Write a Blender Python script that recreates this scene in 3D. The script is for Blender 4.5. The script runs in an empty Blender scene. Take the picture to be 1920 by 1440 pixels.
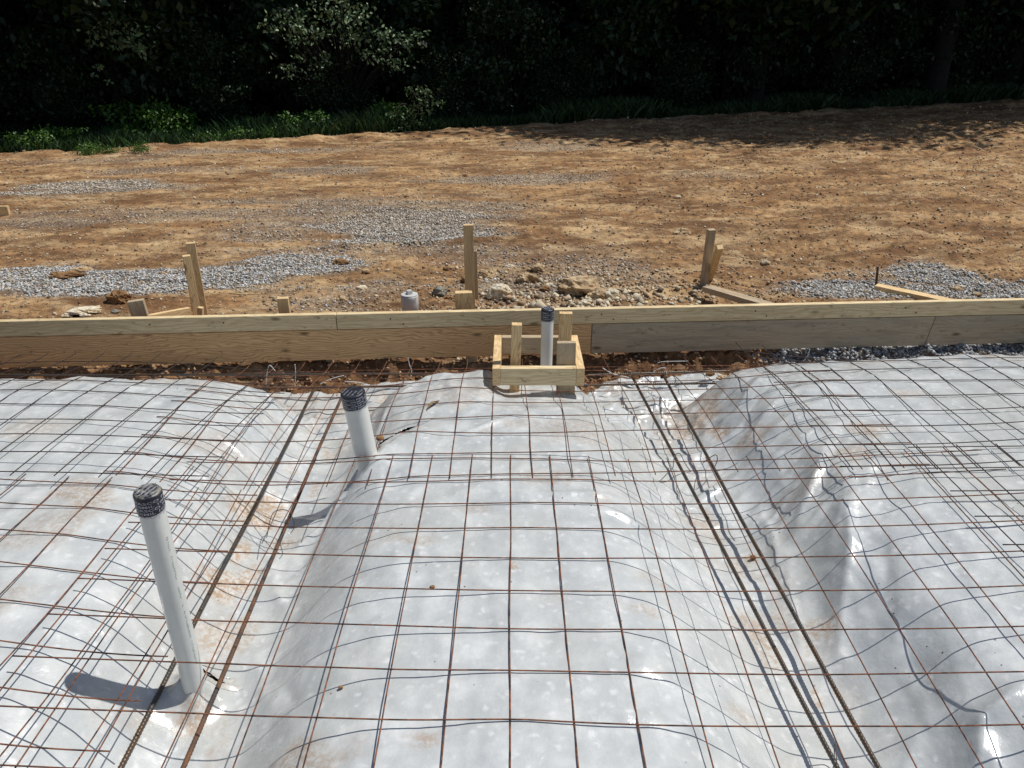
import bpy, bmesh, math, random
import numpy as np
from mathutils import Vector, Matrix
random.seed(7); rng = np.random.default_rng(7)
SC = bpy.context.scene
COL = SC.collection
F = 1390.0; PITCH = math.radians(25.0); CH = 1.47
SA, SB = 0.49, 0.14                      # shadow shift per metre of drop (to -X and -Y)

# ------------------------------------------------------------------ picking world points
def ray(px, py):
    a = PITCH + math.atan((py - 720.0) / F)          # angle below horizon in the centre plane
    return a
def P(px, py, z=None, Y=None):
    t = math.tan(ray(px, py))
    if z is None:
        z = CH - Y * t
    else:
        Y = (CH - z) / t
    h = CH - z
    Zc = Y * math.cos(PITCH) + h * math.sin(PITCH)
    return Vector(((px - 960.0) / F * Zc, Y, z))

# ------------------------------------------------------------------ noise
def _h(xi, yi, s):
    h = (xi * 374761393 + yi * 668265263 + s * 974634777) & 0xffffffff
    h = ((h ^ (h >> 13)) * 1274126177) & 0xffffffff
    h = ((h ^ (h >> 16)) * 2246822519) & 0xffffffff
    h = h ^ (h >> 15)
    return h / 4294967295.0
def vn(x, y, s=0):
    x = np.asarray(x, float); y = np.asarray(y, float)
    xi = np.floor(x).astype(np.int64); yi = np.floor(y).astype(np.int64)
    fx = x - xi; fy = y - yi
    fx = fx * fx * fx * (fx * (fx * 6 - 15) + 10); fy = fy * fy * fy * (fy * (fy * 6 - 15) + 10)
    a = _h(xi, yi, s); b = _h(xi + 1, yi, s); c = _h(xi, yi + 1, s); d = _h(xi + 1, yi + 1, s)
    return (a + (b - a) * fx) * (1 - fy) + (c + (d - c) * fx) * fy
def fbm(x, y, o=4, s=0):
    r = 0; a = 1.0; t = 0
    for i in range(o):
        r = r + a * (vn(x, y, s + i * 17) - .5); t += a * .5
        x = np.asarray(x) * 2.03 + 3.1; y = np.asarray(y) * 2.03 + 1.7; a *= .5
    return r / t
def ridge(x, y, o=3, s=0):
    r = 0; a = 1.0; t = 0
    for i in range(o):
        r = r + a * (1 - np.abs(2 * vn(x, y, s + i * 13) - 1)) ** 2; t += a
        x = np.asarray(x) * 2.1; y = np.asarray(y) * 2.1; a *= .45
    return r / t
def sm(a, b, x):
    t = np.clip((np.asarray(x, float) - a) / (b - a), 0, 1); return t * t * (3 - 2 * t)

# ------------------------------------------------------------------ object helpers
def mk(name, V, Fq, mat=None, parent=None, smooth=False, attrs=None):
    V = np.asarray(V, np.float32); Fq = np.asarray(Fq, np.int32)
    me = bpy.data.meshes.new(name)
    n = len(V); m, k = Fq.shape
    me.vertices.add(n); me.vertices.foreach_set('co', V.ravel())
    me.loops.add(m * k); me.loops.foreach_set('vertex_index', Fq.ravel())
    me.polygons.add(m); me.polygons.foreach_set('loop_start', np.arange(0, m * k, k, dtype=np.int32))
    me.update(calc_edges=True); me.validate()
    if smooth: me.polygons.foreach_set('use_smooth', [True] * len(me.polygons))
    if attrs:
        for an, av in attrs.items():
            av = np.asarray(av, np.float32)
            if av.ndim == 1:
                a = me.attributes.new(an, 'FLOAT', 'POINT'); a.data.foreach_set('value', av)
            else:
                a = me.attributes.new(an, 'FLOAT_COLOR', 'POINT')
                a.data.foreach_set('color', np.hstack([av, np.ones((n, 1), np.float32)]).ravel())
    if mat: me.materials.append(mat)
    return link(name, me, parent)
def link(name, me, parent=None):
    o = bpy.data.objects.new(name, me); COL.objects.link(o)
    if parent: o.parent = parent
    return o
def bmobj(name, bm, mat, parent=None, smooth=False):
    me = bpy.data.meshes.new(name); bm.to_mesh(me); bm.free()
    if smooth:
        for p in me.polygons: p.use_smooth = True
    me.materials.append(mat)
    return link(name, me, parent)
def empty(name, loc=(0, 0, 0)):
    o = bpy.data.objects.new(name, None); o.empty_display_size = .05
    COL.objects.link(o); o.location = loc; return o
def tag(o, label=None, cat=None, group=None, kind=None):
    if label: o['label'] = label
    if cat: o['category'] = cat
    if group: o['group'] = group
    if kind: o['kind'] = kind
    return o
def tube(pts, r, k=6, cap=True):
    pts = np.asarray(pts, float); n = len(pts)
    r = np.broadcast_to(np.asarray(r, float), (n,))
    T = np.gradient(pts, axis=0); T /= np.linalg.norm(T, axis=1)[:, None] + 1e-12
    up = np.array([0, 0, 1.0]) if abs(T[0, 2]) < .9 else np.array([1.0, 0, 0])
    N = np.cross(T, up); N /= np.linalg.norm(N, axis=1)[:, None] + 1e-9
    B = np.cross(T, N)
    a = np.arange(k) * 2 * math.pi / k
    V = pts[:, None, :] + r[:, None, None] * (np.cos(a)[None, :, None] * N[:, None, :] + np.sin(a)[None, :, None] * B[:, None, :])
    V = V.reshape(-1, 3)
    i = np.arange(n - 1)[:, None] * k; j = np.arange(k)[None, :]; j2 = (j + 1) % k
    Fq = np.stack([i + j, i + j2, i + k + j2, i + k + j], -1).reshape(-1, 4)
    if cap:
        V = np.vstack([V, pts[0], pts[-1]]); c0 = n * k; c1 = c0 + 1; e = []
        for q in range(0, k, 2):
            e.append((c0, (q + 2) % k, (q + 1) % k, q)); b = (n - 1) * k
            e.append((c1, b + q, b + (q + 1) % k, b + (q + 2) % k))
        Fq = np.vstack([Fq, e])
    return V, Fq
def join(parts):
    Vs = []; Fs = []; o = 0
    for V, f in parts:
        Vs.append(np.asarray(V)); Fs.append(np.asarray(f) + o); o += len(V)
    return np.vstack(Vs), np.vstack(Fs)

# ------------------------------------------------------------------ material helpers
class M:
    def __init__(s, name):
        s.m = bpy.data.materials.new(name); s.m.use_nodes = True; s.t = s.m.node_tree
        s.b = s.t.nodes['Principled BSDF']
    def n(s, ty, **k):
        x = s.t.nodes.new(ty)
        for a, v in k.items():
            if a.startswith('i_'):
                key = a[2:]
                x.inputs[int(key) if key.isdigit() else key.replace('_', ' ')].default_value = v
            else: setattr(x, a, v)
        return x
    def l(s, a, b): s.t.links.new(a, b)
    def noise(s, vec, scale, detail=4, rough=.55, dist=0):
        x = s.n('ShaderNodeTexNoise', i_Scale=scale, i_Detail=detail, i_Roughness=rough, i_Distortion=dist)
        if vec is not None: s.l(vec, x.inputs['Vector'])
        return x.outputs['Fac']
    def ramp(s, fac, pts):
        x = s.n('ShaderNodeValToRGB'); s.l(fac, x.inputs[0]); e = x.color_ramp.elements
        while len(e) < len(pts): e.new(.5)
        for q, (p, c) in zip(e, pts):
            q.position = p; q.color = (c[0], c[1], c[2], 1) if not isinstance(c, (int, float)) else (c, c, c, 1)
        return x.outputs['Color']
    def mix(s, fac, a, b, bt='MIX'):
        x = s.n('ShaderNodeMix', data_type='RGBA', blend_type=bt)
        for v, i in ((fac, 0), (a, 6), (b, 7)):
            if isinstance(v, (int, float)): x.inputs[i].default_value = v
            elif isinstance(v, tuple): x.inputs[i].default_value = (*v, 1)
            else: s.l(v, x.inputs[i])
        return x.outputs[2]
    def math(s, op, a, b=0.0, c=None):
        x = s.n('ShaderNodeMath', operation=op)
        for v, i in ((a, 0), (b, 1), (c, 2)):
            if v is None: continue
            if isinstance(v, (int, float)): x.inputs[i].default_value = v
            else: s.l(v, x.inputs[i])
        return x.outputs[0]
    def mapv(s, src, sc=(1, 1, 1), loc=None):
        x = s.n('ShaderNodeMapping'); s.l(src, x.inputs['Vector']); x.inputs['Scale'].default_value = sc
        if loc is not None: s.l(loc, x.inputs['Location'])
        return x.outputs[0]
    def bump(s, h, st, d):
        x = s.n('ShaderNodeBump', i_Strength=st, i_Distance=d); s.l(h, x.inputs['Height']); return x
    def geo(s): return s.n('ShaderNodeNewGeometry').outputs['Position']
    def obj(s): return s.n('ShaderNodeTexCoord').outputs['Object']
    def rnd(s): return s.n('ShaderNodeObjectInfo').outputs['Random']
    def attr(s, nm): return s.n('ShaderNodeAttribute', attribute_name=nm)

def wood(name, light, dark, stain=.25, grey=None, knots=True, grain=22):
    m = M(name); o = m.obj(); r = m.rnd()
    off = m.n('ShaderNodeCombineXYZ'); k = m.math('MULTIPLY', r, 37.0)
    for i in range(3): m.l(k, off.inputs[i])
    v = m.mapv(o, (1, 1, 1), off.outputs[0])
    vs = m.mapv(v, (.9, 9, 9))
    wob = m.noise(m.mapv(v, (1.3, 5, 5)), 1.5, 3)
    g1 = m.n('ShaderNodeTexWave', wave_type='BANDS', bands_direction='Z', i_Scale=grain, i_Distortion=2.4, i_Detail=2.5, i_Detail_Scale=.35)
    wv = m.n('ShaderNodeVectorMath', operation='ADD'); m.l(m.mapv(v, (.16, 1, 1)), wv.inputs[0])
    cw = m.n('ShaderNodeCombineXYZ'); m.l(m.math('MULTIPLY', wob, .16), cw.inputs[2]); m.l(cw.outputs[0], wv.inputs[1])
    m.l(wv.outputs[0], g1.inputs['Vector'])
    fine = m.noise(m.mapv(v, (3, 90, 90)), 3, 3)
    c = m.mix(m.ramp(g1.outputs['Fac'], [(.35, 0), (.95, .62)]), light, dark)
    c = m.mix(m.ramp(fine, [(.4, 0), (.7, .45)]), c, tuple(x * .62 for x in dark))
    big = m.noise(vs, .8, 4)
    c = m.mix(m.ramp(big, [(.5, 0), (.72, stain)]), c, tuple(x * .45 for x in dark))
    if grey is not None:
        gz = m.noise(m.mapv(v, (1.2, 7, 7)), 1.6, 5, .65)
        c = m.mix(m.ramp(gz, [(.3, .92), (.68, .35)]), c, grey)
        dk = m.noise(m.mapv(v, (2.0, 22, 22)), 2, 4, .7)
        c = m.mix(m.ramp(dk, [(.45, 0), (.75, .6)]), c, tuple(x * .4 for x in grey))
    if knots:
        vo = m.n('ShaderNodeTexVoronoi', i_Scale=1.0); m.l(m.mapv(v, (3.4, 9, 9)), vo.inputs['Vector'])
        c = m.mix(m.ramp(vo.outputs['Distance'], [(.05, .85), (.13, 0)]), c, tuple(x * .28 for x in dark))
        # mud scuffs
        mu = m.noise(m.mapv(v, (6, 14, 14)), 2.3, 6, .75)
        c = m.mix(m.ramp(mu, [(.57, 0), (.68, .6)]), c, (.10, .05, .022))
    m.l(c, m.b.inputs['Base Color']); m.b.inputs['Roughness'].default_value = .75
    bp = m.bump(m.math('ADD', m.math('MULTIPLY', g1.outputs['Fac'], .5), fine), .35, .002)
    m.l(bp.outputs[0], m.b.inputs['Normal'])
    return m.m
W_PALE = wood('pale_pine', (.80, .65, .39), (.60, .43, .22), .3, grain=14)
W_TAN = wood('tan_pine', (.78, .50, .245), (.40, .225, .09), .3, grain=24)
W_GREY = wood('weathered_pine', (.56, .42, .25), (.32, .22, .12), .45, grey=(.40, .355, .265), grain=22)
W_STAKE = wood('stake_pine', (.82, .60, .32), (.58, .38, .17), .35, grain=26)
W_STAKE_D = wood('greyed_stake_pine', (.64, .48, .28), (.42, .28, .15), .4, grey=(.48, .39, .27), grain=26)  # duller, greyer version of the stake pine

def plain(name, c, rough=.5, metal=0, var=.25, scale=30, c2=None, bump=0, bsc=200):
    m = M(name); o = m.obj()
    f = m.noise(o, scale, 5, .6)
    c2 = c2 or tuple(x * (1 - var) for x in c)
    col = m.mix(m.ramp(f, [(.38, 0), (.62, 1)]), c, c2)
    m.l(col, m.b.inputs['Base Color']); m.b.inputs['Roughness'].default_value = rough; m.b.inputs['Metallic'].default_value = metal
    if bump:
        bp = m.bump(m.noise(o, bsc, 4), .6, bump); m.l(bp.outputs[0], m.b.inputs['Normal'])
    return m.m
RUST = plain('rusty_wire', (.26, .10, .048), .85, .0, c2=(.045, .023, .017), scale=38, bump=.0006, bsc=500)
RUST_D = plain('dark_wire', (.06, .030, .022), .7, .1, c2=(.03, .022, .02), scale=30, bump=.0006, bsc=500)
BAR = plain('rebar_steel', (.085, .088, .085), .42, .65, c2=(.14, .09, .055), scale=9, bump=.0005, bsc=300)
BAR_R = plain('rusty_rebar', (.17, .08, .038), .7, .2, c2=(.055, .046, .042), scale=22, bump=.0006, bsc=300)
PVC = plain('white_pvc', (.74, .75, .71), .30, 0, c2=(.68, .685, .64), scale=7, bump=.0003, bsc=40)
PVC_G = plain('grey_white_pvc', (.60, .61, .60), .38, 0, c2=(.52, .52, .50), scale=14)
INK = plain('tape_lettering_ink', (.42, .44, .50), .5)
GREEN = plain('faded_green_print', (.22, .36, .32), .6)
TIE = plain('white_plastic_tie', (.72, .70, .66), .5)
TWIG = plain('dry_twig', (.33, .26, .17), .85, c2=(.16, .11, .06))
BARK = plain('tree_bark', (.018, .015, .011), .95, c2=(.008, .007, .005), scale=9, bump=.02, bsc=14)
def tape_mat(name, dust):
    m = M(name); o = m.obj()
    f = m.noise(o, 55, 5, .7)
    up = m.n('ShaderNodeAttribute', attribute_name='top').outputs['Fac']
    d = m.ramp(f, [(.42, 0), (.56, 1)])
    c = m.mix(m.math('MULTIPLY', m.math('MULTIPLY', d, up), dust), (.012, .013, .026), (.26, .25, .20))
    m.l(c, m.b.inputs['Base Color']); m.b.inputs['Roughness'].default_value = .42
    bp = m.bump(m.noise(o, 70, 3), .5, .0015); m.l(bp.outputs[0], m.b.inputs['Normal']); return m.m
TAPE = tape_mat('navy_pipe_tape', .12); TAPE_D = tape_mat('dusty_pipe_tape', .95)

# ------------------------------------------------------------------ surface functions
BM = 0.0637                                # the form line runs slightly away to the right
def yb(X): return 3.985 + BM * X           # inner face of the form boards
PX = [-4.5, -2.2, -1.42, -1.25, -1.14, -1.06, -.99, -.91, -.80, -.72, -.64, -.56, -.48, -.36, 0, .32, .42, .53, .63, .73, .84, .95, 1.05, 1.16, 1.28, 1.5, 2.2, 4.6]
PZ = [.045, .045, .035, .005, -.06, -.15, -.22, -.265, -.268, -.25, -.17, -.085, -.045, -.012, .000, -.008, -.036, -.11, -.185, -.255, -.275, -.262, -.215, -.12, -.035, .012, .03, .035]
_fx = np.linspace(-4.5, 4.6, 1821); _fz = np.interp(_fx, PX, PZ)
_k = np.hanning(23); _k /= _k.sum(); _fz = np.convolve(np.pad(_fz, 11, mode='edge'), _k, 'valid')
PIPE_A = (-.905, 1.552); PIPE_B = (-.553, 2.56); PIPE_C = (.172, 3.446)
def pad(X, Y, wr=True):
    X = np.asarray(X, float); Y = np.asarray(Y, float)
    Yc = np.clip(Y, 0, 3.7)
    sh = np.where(X > 0, BM * (Yc - 1.5), .02 * (Yc - 1.5)) * sm(0, .5, np.abs(X)) + .025 * fbm(Y * 1.4, Y * 0 + np.sign(X) * 5, 3, 3)
    z = np.interp(X + sh, _fx, _fz) - .07 * sm(-.16, -.02, X) * (1 - sm(.42, .52, X)) * sm(2.85, 3.2, Y)
    # pads roll off into the footing trench along the form
    u = Y - BM * X
    bulge = .05 * fbm(X * 1.7, X * 0, 3, 11) + np.where(np.abs(X - .1) < .7, .07 * np.cos((X - .1) / .7 * math.pi / 2), 0)
    drop = sm(3.0, 3.5, u - bulge) * .05 + sm(3.36, 3.66, u - bulge) * .27
    z = np.maximum(z - drop, -.285 + .02 * fbm(X * 3, Y * 3, 3, 5))
    # far left pad a little lower, as the mesh shows
    z = z - .05 * sm(2.0, 2.6, Y) * np.exp(-((X + 1.15) / .45) ** 2)
    if not wr: return z
    zb = z
    trL = np.exp(-((X + .9) / .42) ** 2); trR = np.exp(-((X + BM * (Y - 1.5) - .93) / .42) ** 2)
    z = z + folds(X, Y) * (.35 + .65 * sm(-.02, -.10, -np.abs(zb)) if False else .35 + .65 * sm(.02, .09, -zb))
    # soft waviness of loose film
    z = z + .009 * fbm(X * 4, Y * 4, 3, 21) + .0015 * fbm(X * 20, Y * 20, 2, 22)
    # folds that run up out of the trenches
    a = .55
    xr = X * math.cos(a) + Y * math.sin(a); yr = -X * math.sin(a) + Y * math.cos(a)
    far = sm(1.7, 2.4, Y)
    z = z + trR * far * .040 * (ridge(xr * 1.3, yr * 6.5 + .5 * fbm(X * 3, Y * 3, 2, 9), 3, 31) - .35)
    z = z + sm(.95, 1.15, X) * (1 - sm(1.75, 2.05, X)) * (1 - .5 * sm(3.0, 3.4, Y)) * .034 * (.4 + .6 * sm(.02, .10, -zb)) * (ridge(X * 3.0 - Y * .9 + .5 * fbm(X * 2, Y * 2, 2, 8), Y * .8, 2, 33) - .4)
    xl = X * math.cos(-.5) + Y * math.sin(-.5); yl = X * math.sin(.5) + Y * math.cos(.5)
    z = z + trL * far * .026 * (ridge(xl * 1.2, yl * 6 + .4 * fbm(X * 3, Y * 3, 2, 19), 3, 41) - .35)
    z = z + trL * (1 - far) * .018 * (ridge(X * 2.2, Y * 3.3, 2, 43) - .35)
    crump = sm(2.85, 3.15, u)
    z = z + crump * .018 * (ridge(X * 5, Y * 5, 3, 51) - .35)
    c2 = sm(.2, .4, X) * (1 - sm(.95, 1.2, X)) * sm(2.9, 3.1, Y)
    z = z + c2 * .03 * (ridge(X * 6, Y * 8, 3, 55) - .4)
    # film gathered round the pipes
    for (cx, cy), amp, r in ((PIPE_A, .105, .062), (PIPE_B, .035, .09)):
        d2 = (X - cx) ** 2 + (Y - cy) ** 2
        th = np.arctan2(Y - cy, X - cx)
        z = z + amp * np.exp(-d2 / r ** 2) * (1 + .18 * np.cos(5 * th))
    # tent fold from pipe B down to the trench
    ax, ay, bx, by = -.70, 2.22, -.44, 2.66
    L2 = (bx - ax) ** 2 + (by - ay) ** 2
    t = ((X - ax) * (bx - ax) + (Y - ay) * (by - ay)) / L2; tc = np.clip(t, 0, 1)
    dx = X - ax - tc * (bx - ax); dy = Y - ay - tc * (by - ay)
    side = (dx * (by - ay) - dy * (bx - ax)); d = np.hypot(dx, dy)
    w = np.where(side > 0, .13, .035)
    z = z + (.018 + .022 * tc) * np.exp(-(d / w) ** 2)
    # two scratched up creases on the centre pad
    for (x0, y0, x1, y1, am) in ((.02, 2.22, .45, 2.24, .012), (.28, 2.17, .55, 2.06, .018), (.06, 2.86, -.28, 2.62, .012), (.25, 1.50, .48, 1.36, .007), (.2, 1.30, .4, 1.26, .006)):
        L2 = (x1 - x0) ** 2 + (y1 - y0) ** 2
        t = np.clip(((X - x0) * (x1 - x0) + (Y - y0) * (y1 - y0)) / L2, 0, 1)
        d = np.hypot(X - x0 - t * (x1 - x0), Y - y0 - t * (y1 - y0))
        z = z + am * np.exp(-(d / .018) ** 2) * np.sin(math.pi * np.clip(t, .05, .95))
    return z
_FP = []
def _fold(x0, y0, x1, y1, z0, z1, am, w):
    a = P(x0, y0, z=z0); b = P(x1, y1, z=z1); _FP.append((a.x, a.y, b.x, b.y, am, w))
for f_ in ((1592, 900, 1580, 1190, -.10, -.14, .034, .045), (1638, 900, 1672, 1130, -.05, -.08, -.022, .06), (1548, 850, 1490, 1000, -.12, -.20, .028, .03), (1575, 830, 1530, 960, -.08, -.16, -.016, .022),
           (1500, 745, 1395, 860, -.06, -.24, .024, .030), (1470, 722, 1385, 840, -.08, -.24, -.016, .022), (1440, 725, 1375, 815, -.10, -.25, .020, .024), (1545, 770, 1410, 870, -.04, -.23, .022, .028),
           (1590, 800, 1440, 890, -.03, -.20, .020, .026), (1530, 790, 1420, 872, -.05, -.22, -.014, .018), (1640, 850, 1610, 960, -.03, -.08, .024, .035), (1930, 1270, 1835, 1330, 0, -.05, .030, .030), (1835, 1330, 1840, 1440, -.05, -.07, .030, .030),
           (1470, 1060, 1500, 1230, -.26, -.25, .012, .03), (1690, 1160, 1760, 1260, -.08, -.05, -.02, .07), (1430, 960, 1460, 1080, -.24, -.25, .010, .02), (1740, 1300, 1700, 1440, -.08, -.12, .016, .06),
           (560, 1000, 700, 865, -.22, -.10, .022, .016), (575, 985, 745, 880, -.2, -.06, .014, .018), (590, 960, 660, 890, -.2, -.15, -.012, .014), (600, 1010, 760, 925, -.16, -.04, .010, .016),
           (370, 745, 520, 835, -.02, -.16, .008, .010), (340, 775, 500, 885, .01, -.20, .009, .012), (320, 800, 470, 905, .02, -.18, -.007, .012), (290, 850, 465, 935, .03, -.18, .008, .012), (400, 725, 540, 800, -.04, -.18, .009, .012), (360, 960, 440, 990, -.02, -.15, .008, .014),
           (835, 708, 760, 770, -.06, -.06, .012, .016), (838, 708, 815, 800, -.06, -.04, -.008, .014), (850, 710, 868, 790, -.06, -.04, .010, .014), (800, 712, 720, 760, -.07, -.10, .012, .016), (880, 712, 960, 770, -.06, -.04, .008, .014),
           (540, 735, 600, 775, -.2, -.2, .02, .018), (600, 735, 560, 790, -.2, -.2, .018, .016), (490, 740, 530, 770, -.15, -.18, .016, .016), (700, 745, 690, 800, -.14, -.12, .014, .014), (735, 760, 700, 840, -.10, -.12, .014, .016),
           (1130, 735, 1210, 760, -.12, -.2, .016, .014), (1150, 760, 1230, 800, -.10, -.22, .014, .014), (1100, 722, 1170, 735, -.14, -.18, .018, .014), (1230, 745, 1300, 760, -.22, -.22, .02, .016), (1170, 800, 1260, 860, -.09, -.22, .010, .012), (1190, 850, 1310, 930, -.08, -.2, .010, .012),
           (470, 1180, 500, 1300, -.16, -.15, .014, .035), (500, 1040, 540, 1110, -.18, -.14, .014, .030), (520, 1240, 560, 1330, -.09, -.07, -.014, .035), (150, 1120, 260, 1230, .01, -.03, .010, .03), (230, 1090, 290, 1220, 0, -.05, .010, .025), (60, 1200, 160, 1330, .02, 0, .008, .04), (20, 1390, 120, 1320, .02, 0, .008, .03)):
    _fold(*f_)
def folds(X, Y):
    z = np.zeros(np.broadcast(X, Y).shape)
    jx = .012 * fbm(X * 7, Y * 7, 2, 23); jy = .012 * fbm(X * 7 + 9, Y * 7, 2, 24)
    for x0, y0, x1, y1, am, w in _FP:
        L2 = (x1 - x0) ** 2 + (y1 - y0) ** 2
        t = np.clip(((X + jx - x0) * (x1 - x0) + (Y + jy - y0) * (y1 - y0)) / L2, 0, 1)
        d = np.hypot(X + jx - x0 - t * (x1 - x0), Y + jy - y0 - t * (y1 - y0))
        z = z + 1.3 * am * np.exp(-(d / w) ** 1.15) * np.sin(math.pi * np.clip(t, .12, .9)) ** .6
    return z
def yf(X): X = np.asarray(X, float); return 14.9 + np.where(X < 0, .29, .215) * X          # dirt / weeds boundary
def gz(X, Y):
    X = np.asarray(X, float); Y = np.asarray(Y, float)
    k = np.clip((Y - 4.0) / 11.0, 0, 1.6)
    z = -.235 + k * (.15 + np.where(X < 0, .026, .019) * np.clip(X, -14, 18)) + .02 * fbm(X * .4, Y * .6, 3, 61) * sm(4.5, 7, Y)
    z = z + .35 * sm(17, 24, Y - .25 * X) + np.clip(Y - .25 * X - 24, 0, 60) * .35  # made-up rise behind the wood, blocks bright sky between the trees
    return z
def pg(px, py):
    z = -.24
    for i in range(12):
        p = P(px, py, z=z); z = .5 * z + .5 * float(gz(p.x, p.y))
    return P(px, py, z=z)

# gravel patches: centre and half-size read off the picture, kept as ellipses on the ground
GR = []
def gell(cx, cy, rx, ry, w=1.0, tilt=0):
    c = pg(cx, cy); r = pg(cx + rx, cy); a = pg(cx, cy - ry); b = pg(cx, cy + ry)
    GR.append((c.x, (a.y + b.y) / 2, abs(r.x - c.x), abs(a.y - b.y) / 2, w, tilt))
for g in ((60, 520, 120, 24, 1), (250, 530, 210, 30, 1), (430, 520, 150, 24, 1), (560, 498, 130, 22, .95),
          (650, 560, 90, 22, .6), (560, 575, 70, 14, .45), (540, 545, 60, 18, .4), (720, 530, 40, 10, .6), (770, 430, 150, 34, 1), (690, 395, 180, 22, .75),
          (850, 400, 120, 26, .7), (160, 352, 130, 13, .95), (330, 350, 60, 6, .7), (60, 415, 120, 12, .6), (380, 402, 260, 13, .6),
          (620, 375, 160, 10, .6), (980, 335, 130, 10, .75), (620, 320, 90, 8, .6), (300, 318, 120, 6, .5), (480, 284, 200, 4, .75),
          (200, 300, 130, 4, .5), (1030, 275, 80, 8, .6), (1000, 540, 130, 40, .7), (900, 480, 90, 26, .5), (1110, 505, 110, 30, .5),
          (1760, 515, 90, 24, 1), (1690, 545, 190, 18, 1), (1850, 545, 120, 22, 1), (1560, 545, 90, 10, .8), (1650, 520, 90, 10, .5),
          (1330, 330, 60, 8, .3), (480, 440, 140, 12, .55), (700, 470, 260, 12, .6), (120, 400, 130, 6, .5), (560, 420, 120, 16, .6)):
    gell(*g)
def gravel(X, Y):
    n = .85 * fbm(X * 1.3, Y * 3.2, 5, 71) + .6 * fbm(X * .45, Y * 5.5, 4, 75)
    m = np.zeros_like(X, float)
    for cx, cy, rx, ry, w, t in GR:
        d = np.sqrt(((X - cx) / rx) ** 2 + ((Y - cy) / ry) ** 2)
        m = np.maximum(m, w * sm(1.35, .75, d + n * .7) if w > .9 else .85 * w * sm(1.6, .3, d + n * .9))
    # a strip of crushed stone against the forms on the right
    s = sm(1.35, 1.9, X + .4 * n) * sm(3.86, 3.96, Y - BM * X) * (1 - sm(4.15, 4.6, Y - BM * X))
    return np.clip(np.maximum(m, s), 0, 1)
GROOVE = [pg(x, y) for x, y in ((640, 467), (700, 466), (760, 463), (830, 459), (900, 455), (980, 449))]
def segd(X, Y, pts):
    d = np.full(X.shape, 9.0)
    for p, q in zip(pts[:-1], pts[1:]):
        L2 = (q[0] - p[0]) ** 2 + (q[1] - p[1]) ** 2
        t = np.clip(((X - p[0]) * (q[0] - p[0]) + (Y - p[1]) * (q[1] - p[1])) / L2, 0, 1)
        d = np.minimum(d, np.hypot(X - p[0] - t * (q[0] - p[0]), Y - p[1] - t * (q[1] - p[1])))
    return d
CLODS = [pg(*c) for c in ((1290, 440), (1400, 480), (1500, 300), (1700, 330), (1850, 310), (1460, 400), (1240, 455))]
def ground(X, Y):
    u = Y - BM * X
    out = sm(3.84, 4.04, u + .06 * fbm(X * 4, Y * 4, 3, 81))
    zin = np.minimum(pad(X, np.minimum(Y, 3.7), False), .1) - .075
    zin = np.where(u > 3.3, np.maximum(zin - .01, -.36), zin)
    zo = gz(X, Y)
    rough = sm(3.8, 4.1, u)
    # small relief: clods, track streaks
    cl = fbm(X * 3.2, Y * 6.5, 4, 91)
    st = fbm(X * .8, Y * 7, 4, 93)
    rgt = sm(.5, 2.5, X)
    gra = gravel(X, Y)
    amp = (1 - .6 * gra) * (.022 + .024 * rgt + .02 * np.exp(-((u - 4.5) / .6) ** 2) * sm(-1.8, -.5, X) * (1 - sm(1.6, 2.4, X)))
    zo = zo + rough * (amp * cl + .016 * st + .009 * fbm(X * 28, Y * 28, 3, 95) + .007 * np.clip(fbm(X * 11, Y * 14, 3, 97), 0, 1) * 3 * (.4 + rgt))
    # tread lugs on the right
    lug = np.clip(np.sin(X * 9 + Y * 7 + 3 * fbm(X * .7, Y * .7, 2, 99)), 0, 1) ** 2
    zo = zo + rgt * .010 * lug * sm(6.0, 7.0, Y) * sm(.45, .6, vn(X * .35, Y * 1.1, 101)) * rough
    d = segd(X, Y, [(p.x, p.y) for p in GROOVE])
    dd = d + .03 * fbm(X * 6, Y * 6, 3, 103)
    zo = zo - .09 * np.exp(-(dd / .045) ** 2) + .02 * np.exp(-((dd - .09) / .05) ** 2)
    # dirt berm at the foot of the weeds
    b = Y - yf(X)
    zo = zo + .07 * np.exp(-((b + .25) / .35) ** 2) * (1 + fbm(X * 2, Y * 3, 3, 105))
    bank = np.exp(-((u - 3.93) / .10) ** 2)
    z = zin * (1 - out) + zo * out + bank * .085 * (ridge(X * 5, Y * 8, 5, 107) - .45) * 1.6 + sm(3.75, 3.9, u) * (1 - sm(4.0, 4.15, u)) * .02 * fbm(X * 22, Y * 22, 3, 109)
    return z

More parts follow.
